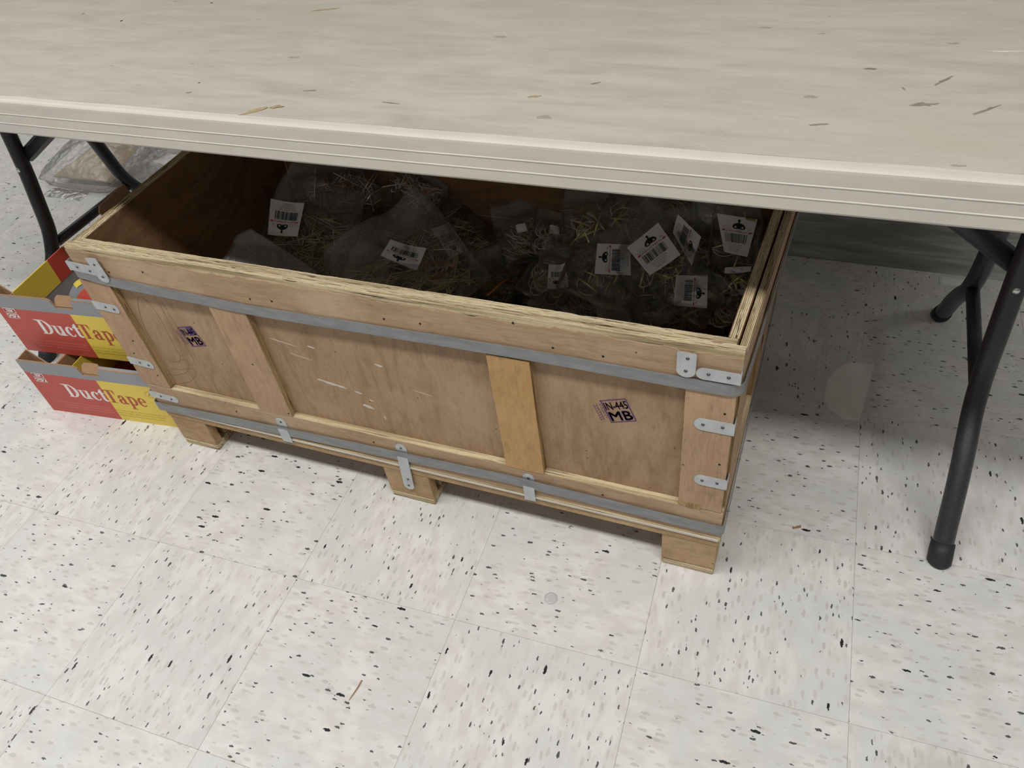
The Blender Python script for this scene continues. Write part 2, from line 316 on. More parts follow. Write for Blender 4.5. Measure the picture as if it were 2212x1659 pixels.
for zz in (0, 1):
    b0 = len(g.v)
    for j in range(ny+1):
        for i in range(nx+1):
            x = x0+(x1-x0)*i/nx; y = y0+(y1-y0)*j/ny; sag = -.0035*math.sin(math.pi*(x-TX0)/(TX1-TX0))
            # the moulded top dishes very slightly inside its rim
            e = min(x-x0, x1-x, y-y0, y1-y); dish = -.0009*min(1, e/.02)
            if (i in (0, nx)) and (j in (0, ny)): x += .008 if i == 0 else -.008; y += .008 if j == 0 else -.008
            g.v.append(Vector((x, y, ZT+.0035+sag+(dish+.0002 if zz == 0 else -.012))))
    for j in range(ny):
        for i in range(nx):
            q = (b0+j*(nx+1)+i, b0+j*(nx+1)+i+1, b0+(j+1)*(nx+1)+i+1, b0+(j+1)*(nx+1)+i); g.f.append(q if zz == 0 else q[::-1]); g.m.append(0)
g.make('tabletop', MT['top'], tb, smooth=True)
def top_z(x, y=.4): return ZT+.0037-.0035*math.sin(math.pi*(x-TX0)/(TX1-TX0))-(.0009 if y > .09 else 0)
rs = random.Random(5)
def blotch(x, y, a, b, ang, mat, name='scuff_mark', rag=.4):
    g = G(); n = 16; P = []
    for k in range(n):
        t = 2*math.pi*k/n; r = 1+rag*(rs.random()-.5)*2; u, v = a*r*math.cos(t), b*r*math.sin(t)
        P.append((x+u*math.cos(ang)-v*math.sin(ang), y+u*math.sin(ang)+v*math.cos(ang)))
    g.add([(x, y, top_z(x, y)+.0002)]+[(p[0], p[1], top_z(p[0], y)+.0002) for p in P], [(0, k+1, (k+1) % n+1) for k in range(n)])
    g.make(name, MT[mat], tb)
for x, y, a, b, an, m_ in [(.440, .067, .016, .0045, .75, 'stain'), (.464, .082, .010, .0038, .5, 'stain'), (.347, .414, .020, .004, .35, 'stain'), (.805, .156, .009, .0028, .3, 'stain'), (1.267, .252, .014, .0022, .95, 'smudge'),
    (1.307, .184, .016, .0022, .75, 'smudge'), (1.246, .189, .013, .004, .2, 'smudge'), (-.142, .366, .003, .002, 0, 'smudge'), (.486, .134, .008, .002, .2, 'smudge'), (1.187, .2735, .007, .002, 0, 'smudge'), (1.144, .1295, .010, .0016, .3, 'smudge'),
    (-.03, .341, .0022, .0022, 0, 'hole'), (.295, .136, .0016, .0016, 0, 'hole'), (1.225, .225, .004, .0014, -1.1, 'smudge'), (1.335, .335, .02, .0012, .1, 'p_white'), (.87, .2, .006, .0018, .5, 'smudge'), (.30, .105, .004, .0015, .3, 'smudge'), (.10, .43, .002, .002, 0, 'hole'), (.62, .115, .014, .0012, -.1, 'smudge')]:
    blotch(x, y, a, b, an, m_)
LEG = [(.136, .012), (.165, .048), (.2, .1), (.243, .150), (.289, .192), (.318, .25), (.332, .32), (.349, .40), (.385, .676)]
def leg_set(X, X2):
    for s in (0, 1):
        f = (lambda y: y) if s == 0 else (lambda y: .889-y)
        g = G(); g.tube(bez([(X, f(y), z) for y, z in LEG], 3), .0160, 14); leg = g.make('leg', MT['tube'], tb, smooth=True)
        g = G(); g.tube([(X, f(.1275), 0), (X, f(.128), .002), (X, f(.1385), .014), (X, f(.149), .027)], [.0165, .0186, .0188, .0182], 16)
        g.make('foot_cap', MT['rubber'], leg, smooth=True, inv=tb.inv)
        g = G(); xs = 1 if X2 < X else -1
        side = -1 if s == 0 else 1
        g.tube([(X, f(.349)+side*.0145, .402), (X, f(.349)+side*.0185, .402)], [.0062, .0045], 12); g.make('rivet', MT['chrome'], leg, smooth=True, inv=tb.inv)
    g = G(); g.tube([(X, .318, .217), (X, .571, .217)], .0115, 12); g.make('crossbar', MT['tube'], tb, smooth=True)
    g = G(); g.tube([(X, .335, .672), (X, .554, .672)], .013, 12); g.make('hinge_bar', MT['tube'], tb, smooth=True)
    g = G()
    A = Vector((X, .372, .418)); B = Vector((X2, .4445, .690))
    g.tube([A, A.lerp(B, .5), B], .0165, 10); g.make('brace', MT['tube'], tb, smooth=True)
    g = G(); A = Vector((X, .517, .418)); g.tube([A, A.lerp(B, .5), B], .0165, 10); g.make('brace', MT['tube'], tb, smooth=True)
leg_set(1.444, 1.0); leg_set(-.527, -.08)
# ---------------------------------------------------------------- crate
H = .507; D = .58; L = 1.108
cr = T('plywood_crate', 'open plywood crate on wooden feet, bound with two grey steel straps', 'crate')
def fn_front(p): return p
def fn_back(p): return (p[0], D-p[1], p[2])
def fn_left(p): return (p[1], p[0], p[2])
RA = .052
def fn_right(p):   # local u runs back along the side, v is measured inwards from the outer face; this side bows outwards
    u, v = p[0], p[1]; ra = RA*max(0.0, min(1.0, (p[2]-.10)/.36))
    return (L-v*math.cos(ra)+u*math.sin(ra), u*math.cos(ra)+v*math.sin(ra), p[2])
def flipfix(g, fn):
    g.map(fn)
    if fn in (fn_back, fn_left): g.f = [tuple(reversed(f)) for f in g.f]
    elif fn is fn_right: g.f = [tuple(f) for f in g.f]
    return g
def board(name, u0, u1, v0, v1, z0, z1, mats, fn=fn_front, veneer='front', vmat='w_face', rag=.0015, ragt=None, parent=cr, vn=40):
    g = G()
    if z1 > .5:   # upper edges: plies broken away at random, with gaps between them
        n = 220; q = 5; sd0 = rs.random()*50; hor_t = (v1-v0)/q
        for a in range(q):
            va, vb = v0+hor_t*a+.00025, v0+hor_t*(a+1)-.00025; b0 = len(g.v)
            for k in range(n+1):
                u = u0+(u1-u0)*k/n; j = max(0, noise.noise(Vector((u*34, a*3.3, sd0)))-.2)*.0050+abs(noise.noise(Vector((u*190, a*7.7, sd0))))*.0007
                if a in (1, 3): j += max(0, noise.noise(Vector((u*70, a, sd0+9))))*.0032
                g.v += [Vector((u, va, z0)), Vector((u, va, z1-j)), Vector((u, vb, z1-j)), Vector((u, vb, z0))]
            for k in range(n):
                i0 = b0+4*k; i1 = i0+4
                for w_ in range(4): g.f.append((i0+w_, i1+w_, i1+(w_+1) % 4, i0+(w_+1) % 4)); g.m.append(0)
            g.f += [(b0, b0+1, b0+2, b0+3), (b0+4*n+3, b0+4*n+2, b0+4*n+1, b0+4*n)]; g.m += [0, 0]
        g.map(fn)
    else:
        g.bbox(u0, u1, v0, v1, z0, z1, .0008); flipfix(g, fn)
    core = g.make(name, MT[mats], parent)
    if veneer:
        g = G(); n = vn; hor = (u1-u0) > (z1-z0); rt = ragt or rag; top = []; bot = []
        sd = rs.random()*100
        for k in range(n+1):
            t = k/n
            if hor:
                u = u0+(u1-u0)*t; ja = abs(noise.noise(Vector((u*26, sd, 0))))*rt*1.6+abs(noise.noise(Vector((u*110, sd, 3))))*rt; jb = abs(noise.noise(Vector((u*90, sd, 7))))*rag
                top.append((u, z1-ja-(.0065 if z1 > .505 and vmat == 'w_face' else 0))); bot.append((u, z0+jb))
            else:
                z = z0+(z1-z0)*t; ja = abs(noise.noise(Vector((z*60, sd, 0))))*rt*1.5; jb = abs(noise.noise(Vector((z*90, sd, 7))))*rag
                top.append((u1-ja, z)); bot.append((u0+jb, z))
        vs = []; y0 = v0-.0009
        for (a, b) in zip(bot, top): vs += [(a[0], y0, a[1]), (b[0], y0, b[1]), (a[0], v0+.0001, a[1]), (b[0], v0+.0001, b[1])]
        fs = []
        for k in range(n):
            a, b = 4*k, 4*k+4; fs += [(a, b, b+1, a+1), (a+2, a+3, b+3, b+2), (a+1, b+1, b+3, a+3), (a, a+2, b+2, b)]
        fs += [(0, 1, 3, 2), (4*n, 4*n+2, 4*n+3, 4*n+1)]
        g.add(vs, fs); flipfix(g, fn)
        g.make('veneer', MT[vmat], core, inv=cr.inv)
    return core
# front
e = .0015
board('panel', .012, L-.012, .0125, .0245, .112, H-.001, 'ex', vmat='w_panel', rag=.0)
board('rail', 0, L, 0, .0125, .4335, H, 'ex', ragt=.006, vn=160)
board('rail', -.006, L, 0, .0125, .112, .176, 'ex', ragt=.002, vn=90)
board('stile', -.012, .0555, .0, .0125, .178, .4328, 'ez', vmat='w_stile', ragt=.002)
board('stile', 1.040, L-.003, .0, .0125, .1775, .4328, 'ez', vmat='w_stile', ragt=.001)
board('batten', .263, .3365, -.0005, .0125, .175, .4326, 'ez', vmat='w_stile', ragt=.001)
board('batten', .7565, .8225, -.001, .0125, .1745, .4275, 'ez', vmat='w_yel', ragt=.001)
# splintered foot of the right-hand stile
g = G(); g.prism([(1.041, .1785), (1.041, .190), (1.052, .184), (1.068, .187), (1.075, .176), (1.058, .1725)], lambda u, v, t: (u, t, v), -.0014, -.0004); g.make('splinter', MT['ez'], cr)
# sides
for fn in (fn_left, fn_right):
    e0 = .0245
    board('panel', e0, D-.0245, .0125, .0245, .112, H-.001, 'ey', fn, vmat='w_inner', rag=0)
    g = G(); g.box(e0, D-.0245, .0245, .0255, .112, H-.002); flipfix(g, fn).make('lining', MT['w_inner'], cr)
    board('rail', .0130, D-.013, 0, .0095, .4335, H-.004, 'ey', fn, ragt=.004, vn=80)
    board('rail', .0130, D-.013, 0, .0125, .112, .176, 'ey', fn, ragt=.002)
    board('stile', .0130, .075, 0, .0125, .1765, .433, 'ez', fn, vmat='w_stile')
    board('stile', D-.075, D-.013, 0, .0125, .1765, .433, 'ez', fn, vmat='w_stile')
    board('batten', D/2-.035, D/2+.035, 0, .0125, .1765, .433, 'ez', fn, vmat='w_stile')
# back
W2 = L+math.sin(RA)*D
def fnb(p):
    w = L+(W2-L)*max(0.0, min(1.0, (p[2]-.10)/.36)); return (w*(1-p[0]/W2), D-p[1], p[2])
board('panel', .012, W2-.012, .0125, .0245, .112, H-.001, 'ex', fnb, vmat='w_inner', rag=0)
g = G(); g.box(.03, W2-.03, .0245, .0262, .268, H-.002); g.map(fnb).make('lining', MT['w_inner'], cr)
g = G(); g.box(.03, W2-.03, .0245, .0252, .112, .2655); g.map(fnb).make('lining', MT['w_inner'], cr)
board('rail', 0, W2, 0, .0125, .4335, H, 'ex', fnb, ragt=.004, vn=80)
board('rail', 0, W2, 0, .0125, .112, .176, 'ex', fnb)
# inner face of the front
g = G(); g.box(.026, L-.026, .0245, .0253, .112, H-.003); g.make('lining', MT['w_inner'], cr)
# base
g = G(); g.bbox(-.003, L+.001, -.003, D, .104, .1118, .001); g.make('base_board', MT['ex'], cr)
g = G(); g.bbox(.0, L-.001, -.001, D-.002, .085, .1038, .001); g.make('base_board', MT['w_block'], cr)
g = G(); g.prism([(0.0, .1045), (1.106, .1045), (1.106, .1095), (.9, .1085), (.6, .1092), (.3, .1080), (0.0, .1088)], lambda u, v, t: (u, t, v), -.0042, -.003); g.make('ply_strip', MT['lip'], cr)
for i, (x0, x1) in enumerate([(.003, .0895), (.4995, .5915), (1.0175, 1.1055)]):
    g = G(); g.bbox(x0, x1, .0, .020, .0165, .085, .0012); ft = g.make('foot', MT['w_block'], cr)
    g = G(); g.bbox(x0+.004, x1-.002, .034, .110, .0165, .085, .0015); g.make('foot_block', MT['w_block'], ft, inv=cr.inv)
    g = G(); g.bbox(x0+.001, x1-.0005, .0, D-.01, .0, .0155, .002); g.make('runner', MT['ex'], ft, inv=cr.inv)
    for ya, yb in ((.26, .34), (.47, .57)):
        g = G(); g.bbox(x0+.004, x1-.002, ya, yb, .0165, .085, .0015); g.make('foot_block', MT['w_block'], ft, inv=cr.inv)
# straps
def strap(pts, w, r=.014, name='strap'):
    """closed band round the crate; pts are (x, y, z) corners with the z of the band's middle"""
    path = []; n = len(pts)
    for i in range(n):
        a, b, c = Vector(pts[i-1]), Vector(pts[i]), Vector(pts[(i+1) % n]); d1 = (a-b); d2 = (c-b)
        ang = d1.angle(d2)
        rr = min(r, d1.length*.4, d2.length*.4)
        if ang > 2.8: path.append(b); continue
        p, q = b+d1.normalized()*rr, b+d2.normalized()*rr
        for k in range(6):
            t = k/5; path.append(p*(1-t)**2+b*2*t*(1-t)+q*t*t)
    # subdivide the long runs so that the band can waver
    out = []; m = len(path)
    for i in range(m):
        a, b = path[i], path[(i+1) % m]; k = max(1, int((b-a).length/.06)); out += [a.lerp(b, j/k) for j in range(k)]
    g = G(); m = len(out); cen = Vector((L/2, D/2, 0))
    for i, p in enumerate(out):
        t = (out[(i+1) % m]-out[i-1]); nrm = Vector((t.y, -t.x, 0)).normalized()
        if nrm.dot(Vector((p.x-cen.x, p.y-cen.y, 0))) < 0: nrm = -nrm
        wv = nrm*(.0007*noise.noise(p*14))
        for dn, dz in ((0, -w/2), (.0011, -w/2), (.0011, w/2), (0, w/2)): g.v.append(p+wv+nrm*dn+Vector((0, 0, dz)))
    for i in range(m):
        a, b = 4*i, 4*((i+1) % m)
        for k in range(4): g.f.append((a+k, b+k, b+(k+1) % 4, a+(k+1) % 4)); g.m.append(0)
    g.make(name, MT['strap'], cr)
def side_pt(u, v, z): return fn_right((u, v, z))
strap([(-.016, -.0025, .450), (.07, -.0030, .4415), (.37, -.0026, .4335), (.80, -.0030, .4430), (1.03, -.0026, .4415), (L+.004, -.0028, .4425), side_pt(D+.004, -.003, .441), (-.004, D+.003, .441), (-.016, .2, .445)], .0205, .016)
strap([(-.014, -.0042, .1155), (.12, -.0044, .1215), (.39, -.0044, .1325), (.76, -.0044, .1435), (1.02, -.0044, .1375), (L+.004, -.0044, .1370), side_pt(D+.004, -.003, .135), (-.004, D+.003, .13), (-.014, .2, .12)], .0225, .008)
# plates
def rounded(x0, x1, z0, z1, ends):
    """outline with rounded ends: l, r, t, b"""
    P = []; w = min(x1-x0, z1-z0); rd = {k: (w*.48 if k in ends else .0012) for k in 'lrtb'}
    r = {'tr': max(rd['t'], rd['r']), 'tl': max(rd['t'], rd['l']), 'bl': max(rd['b'], rd['l']), 'br': max(rd['b'], rd['r'])}
    for key, cx, cz, a0 in (('tr', x1, z1, 0), ('tl', x0, z1, 90), ('bl', x0, z0, 180), ('br', x1, z0, 270)):
        q = r[key]; sx = -1 if cx == x1 else 1; sz = -1 if cz == z1 else 1
        for k in range(6):
            a = math.radians(a0+18*k); P.append((cx+sx*q+q*math.cos(a), cz+sz*q+q*math.sin(a)))
    return P
def plate(x0, x1, z0, z1, ends, nails, y=-.0022, tilt=0, wrap=0, name='corner_plate', mat='zinc'):
    g = G(); cx, cz = (x0+x1)/2, (z0+z1)/2; c, s_ = math.cos(tilt), math.sin(tilt)
    rot = lambda u, v: (cx+(u-cx)*c-(v-cz)*s_, cz+(u-cx)*s_+(v-cz)*c)
    g.prism([rot(*p) for p in rounded(x0, x1, z0, z1, ends)], lambda u, v, t: (u, t, v), y, y+.0012)
    if wrap:  # leg of the plate round the corner
        w = wrap; xx = x1 if w > 0 else x0
        g.box(min(xx, xx+.0012*w), max(xx, xx+.0012*w), y, y+.035, z0, z1)
    p = g.make(name, MT[mat], cr)
    for nx_, nz_ in nails:
        u, v = rot(nx_, nz_); g = G(); g.tube([(u, y, v), (u, y-.0009, v)], [.0026, .0020], 10); g.make('nail', MT['nail'], p, inv=cr.inv)
    return p
plate(-.013, .045, .4535, .4725, '', [(.008, .4635), (.034, .4610)], y=-.0040, tilt=-.06, wrap=-1)
plate(.0455, .0705, .4405, .4910, 'b', [(.058, .478), (.059, .453)], y=-.0058, tilt=.10)
plate(-.013, .0440, .3655, .3840, 'r', [(.014, .3755), (.033, .3745)], tilt=-.04, wrap=-1)
plate(-.013, .0460, .2290, .2475, 'r', [(.014, .2390), (.034, .2375)], tilt=-.05, wrap=-1)
plate(-.013, .057, .1370, .1545, 'r', [(.014, .1465), (.040, .1455)], tilt=-.03, wrap=-1)
plate(1.0275, 1.0520, .4545, .4965, 'b', [(1.041, .4875), (1.0395, .4655)], y=-.0056)
plate(1.0525, L-.001, .4560, .4755, 'l', [(1.068, .4665), (1.093, .4665)], y=-.0058, wrap=1)
plate(1.0545, L-.001, .3560, .3790, 'l', [(1.0665, .3675), (1.0925, .3690)], wrap=1)
plate(1.0610, L-.001, .2365, .2585, 'l', [(1.0725, .2475), (1.0940, .2480)], wrap=1)
for x0, x1, zt, zb, nl in ((.2910, .3130, .163, .098, []), (.5450, .5665, .1675, .0415, [(.5520, .0725), (.5490, .0535)]), (.7835, .8040, .1660, .0965, [])):
    p = plate(x0, x1, .128, zt, 't', [((x0+x1)/2, zt-.010)], y=-.0022, name='strap_clip')
    g = G(); g.prism([(u, v) for u, v in rounded(x0-.0005, x1-.001, zb, .136, 'b' if nl else '')], lambda u, v, t: (u-(.006 if nl else .001)*max(0, (.12-v)/.07), t, v), -.0058, -.0044); 
    if not nl: g.box(x0, x1-.001, -.0058, .012, zb, zb+.0012)
    g.make('clip_leg', MT['zinc'], p, inv=cr.inv)
    for a, b in nl:
        g = G(); g.tube([(a, -.0058, b), (a, -.0068, b)], [.0026, .002], 10); g.make('nail', MT['nail'], p, inv=cr.inv)
# staple dents and holes in the wood
g = G()
for x, z in [(.075, .462), (.36, .456), (.402, .459), (.60, .462), (.806, .4955), (.93, .462), (.30, .3), (.86, .462), (.155, .475), (1.093, .395), (1.094, .29), (.782, .19), (.33, .183), (.03, .297), (.012, .262), (.04, .21), (.92, .155), (.5, .155), (.2, .152), (.66, .465)]:
    g.tube([(x, -.0008, z), (x, -.0014, z)], .0018, 7)
g.make('nail_hole', MT['hole'], cr, kind='stuff')
# white scratches on the middle panel
g = G()
for x, z, a, b in [(.436, .278, .016, .0025), (.462, .274, .010, .0022), (.494, .268, .009, .0016), (.504, .236, .011, .0030), (.554, .345, .007, .0022), (.515, .254, .004, .001), (.375, .357, .028, .0007), (.431, .358, .008, .0013), (.532, .215, .0014, .004), (.40, .33, .02, .0005), (.62, .30, .015, .0005)]:
    if a == 0: continue
    n = 12; P = []
    for k in range(n):
        t = 2*math.pi*k/n; r = 1+.7*(rs.random()-.5); P.append((x+a*r*math.cos(t), z+b*r*math.sin(t)-.16*a*r*math.cos(t)))
    g.prism(P, lambda u, v, t: (u, t, v), .0113, .0118)
g.make('scratch', MT['lip'], cr, kind='stuff')
# swirl of darker grain round a knot on the left panel
g = G()
for ln in [[(0.0648, 0.2639), (0.0619, 0.2982), (0.063, 0.3288), (0.0742, 0.367), (0.0879, 0.3978), (0.0982, 0.4048), (0.11, 0.3967), (0.1153, 0.3748), (0.1169, 0.3397), (0.1138, 0.2945), (0.1139, 0.2596), (0.0869, 0.233)], [(0.0662, 0.2523), (0.0819, 0.2403), (0.1237, 0.2619), (0.1256, 0.2445), (0.1077, 0.2221), (0.072, 0.2047), (0.0384, 0.2054)], [(0.0589, 0.2264), (0.0873, 0.2233), (0.1283, 0.2391), (0.1317, 0.2242), (0.1027, 0.1947), (0.0583, 0.1785)], [(0.1291, 0.4304), (0.1351, 0.4013), (0.1348, 0.3595), (0.1322, 0.3153), (0.1314, 0.2811)], [(0.1413, 0.4125), (0.1462, 0.3807), (0.1474, 0.3383), (0.1431, 0.2894), (0.1433, 0.2367)], [(0.07, 0.2387), (0.093, 0.2489)]]:
    P = bez([(x, .0117, z) for x, z in ln], 4); g.tube(P, [.0004]+[.0011]*(len(P)-2)+[.0004], 4)
g.map(lambda v: (v[0], .0117+(v[1]-.0117)*.25, v[2]))
g.make('knot_grain', MT['w_knot'], cr, kind='stuff')
# ---------------------------------------------------------------- lettering
_tc = {}
def text2d(s, bold=0):
    """outline of a word as flat geometry, normalised to unit height"""
    key = (s, bold)
    if key in _tc: return _tc[key]
    cu = bpy.data.curves.new('t', 'FONT'); cu.body = s; cu.size = 1; cu.resolution_u = 2; cu.offset = bold
    o = bpy.data.objects.new('t', cu); COL.objects.link(o); bpy.context.view_layer.update()
    me = o.evaluated_get(bpy.context.evaluated_depsgraph_get()).to_mesh()
    vs = [(v.co.x, v.co.y) for v in me.vertices]; fs = [tuple(p.vertices) for p in me.polygons]
    x0 = min(v[0] for v in vs); x1 = max(v[0] for v in vs); y0 = min(v[1] for v in vs); y1 = max(v[1] for v in vs)
    r = ([(v[0]-x0, v[1]) for v in vs], fs, x1-x0, y0, y1); bpy.data.objects.remove(o); bpy.data.curves.remove(cu); _tc[key] = r; return r
def put_text(g, s, u0, u1, v0, fn, h=None, mi=0, squash=1.0, bold=0):
    """s between u0 and u1, baseline v0; fn(u, v) -> 3D"""
    vs, fs, w, ya, yb = text2d(s); k = (u1-u0)/w; kh = (h/.72) if h else k*squash
    for d in ((0, 0), (1, 0), (-1, 0), (0, 1), (0, -1)) if bold else ((0, 0),):
        g.add([fn(u0+(x+d[0]*bold)*k, v0+(y+d[1]*bold)*kh) for x, y in vs], fs, mi)
def ring(cx, cy, rx, ry, ix, iy, a0, a1, dx=0, dy=0, n=22):
    vs = []; fs = []
    for k in range(n+1):
        a = math.radians(a0+(a1-a0)*k/n); vs += [(cx+rx*math.cos(a), cy+ry*math.sin(a)), (cx+dx+ix*math.cos(a), cy+dy+iy*math.sin(a))]
    for k in range(n): fs.append((2*k, 2*k+2, 2*k+3, 2*k+1))
    return vs, fs
def quad(*p): return list(p), [tuple(range(len(p)))]
def rct(x0, y0, x1, y1): return quad((x0, y0), (x1, y0), (x1, y1), (x0, y1))
def disc2(cx, cy, r, n=12): return [(cx+r*math.cos(2*math.pi*k/n), cy+r*math.sin(2*math.pi*k/n)) for k in range(n)], [tuple(range(n))]
# bold bracketed serif letters, cap height 1, x-height .68
GL = {
 'D': (.92, [rct(.13, .0, .36, 1), rct(.0, 0, .45, .045), rct(.0, .955, .45, 1), ring(.36, .5, .54, .5, .30, .445, -90, 90), rct(.30, 0, .38, .055), rct(.30, .945, .38, 1)]),
 'u': (.80, [rct(.09, .2, .29, .67), rct(.0, .63, .29, .675), ring(.345, .22, .255, .23, .056, .165, 180, 360, .0, .02), rct(.49, .06, .69, .67), rct(.38, .63, .69, .675), quad((.49, .0), (.80, .03), (.80, .07), (.69, .09), (.49, .14))]),
 'c': (.60, [ring(.34, .335, .33, .35, .14, .29, 52, 318, .035, 0), disc2(.50, .55, .09), quad((.50, .10), (.58, .15), (.57, .19), (.48, .15))]),
 't': (.52, [rct(.12, .14, .32, .86), quad((.12, .67), (.32, .67), (.32, .95), (.27, .95), (.02, .68)), rct(.0, .625, .48, .68), ring(.315, .17, .195, .18, .01, .115, 180, 330, .03, .02)]),
 'T': (.90, [rct(.33, 0, .57, .97), rct(.17, 0, .73, .045), rct(.02, .945, .88, 1), quad((.0, .68), (.045, .68), (.16, .945), (.02, 1.0)), quad((.855, .68), (.90, .68), (.88, 1.0), (.74, .945))]),
 'a': (.70, [rct(.38, .08, .58, .50), ring(.33, .46, .25, .23, .06, .17, 0, 150, .0, -.01), disc2(.15, .50, .09), ring(.27, .19, .26, .20, .08, .13, 60, 330, .035, .0), quad((.38, .35), (.38, .41), (.2, .36), (.26, .32)), quad((.40, .10), (.48, .0), (.70, .03), (.69, .08), (.58, .13))]),
 'p': (.80, [rct(.11, -.30, .31, .66), rct(.0, -.335, .44, -.29), rct(.0, .625, .31, .67), ring(.44, .335, .33, .35, .11, .275, -120, 120, -.01, 0), quad((.26, .55), (.26, .61), (.36, .67), (.36, .60)), quad((.28, .06), (.28, .13), (.36, .08), (.36, -.01))]),
 'e': (.64, [ring(.33, .335, .33, .35, .135, .285, 12, 312, .03, 0), rct(.16, .325, .64, .39), ring(.33, .36, .315, .325, .12, .27, 0, 60, .02, 0), quad((.48, .06), (.57, .12), (.56, .17), (.46, .13))]),
}
def put_serif(g, word, u0, u1, v0, h, fn, mi=0):
    adv = sum(GL[c][0] for c in word)+.03*(len(word)-1); k = (u1-u0)/adv; x = 0
    for c in word:
        for q_, (vs, fs) in enumerate(GL[c][1]):
            lift = Vector((0, -.00002*(q_+1), 0)); g.add([Vector(fn(u0+(x+a)*k, v0+b*h))+lift for a, b in vs], fs, mi)
        x += GL[c][0]+.03
# purple heat-treatment stamps on the front panel
def stamp(ox, oz, w, h_, an, rough):
    g = G(); ca, sa = math.cos(an), math.sin(an)
    fn = lambda u, v: (ox+(u-.24)*w*ca-v*h_*sa, .0112, oz+(u-.24)*w*sa+v*h_*ca)
    def line(u0, v0, u1, v1, t=.018):
        d = Vector((u1-u0, v1-v0)).normalized(); n_ = Vector((-d.y, d.x))*t
        g.add([fn(u0+n_.x, v0+n_.y), fn(u0-n_.x, v0-n_.y), fn(u1-n_.x, v1-n_.y), fn(u1+n_.x, v1+n_.y)], [(0, 1, 2, 3)])
    for a in ((.22, .98, 1, .98), (.22, .0, 1, .0), (1, 0, 1, .98), (.24, 0, .24, .98)): line(*a)
    put_text(g, 'IN-445', .28, .97, .56, fn, h=.34, bold=.018)
    put_text(g, 'MB', .29, .96, .06, fn, h=.42, bold=.03)
    if rough: 
        g.add([fn(.55, .55), fn(.97, .55), fn(.98, .95), (fn(.62, .97))], [(0, 1, 2, 3)])
    put_text(g, 'PAAO', .10, .20, .1, lambda u, v: fn(.15+(v-.1)*.25, .85-(u-.10)*6.5), h=.16)
    for k in range(7): line(-.02, .15+.1*k, .06, .20+.1*k, .008)
    line(-.04, .1, -.04, .85, .006); line(.07, .1, .07, .9, .006)
    g.make('ink_stamp', MT['purple'], cr)
stamp(.935, .320, .051, .045, .36, 0); stamp(.160, .3005, .047, .045, .27, 1)
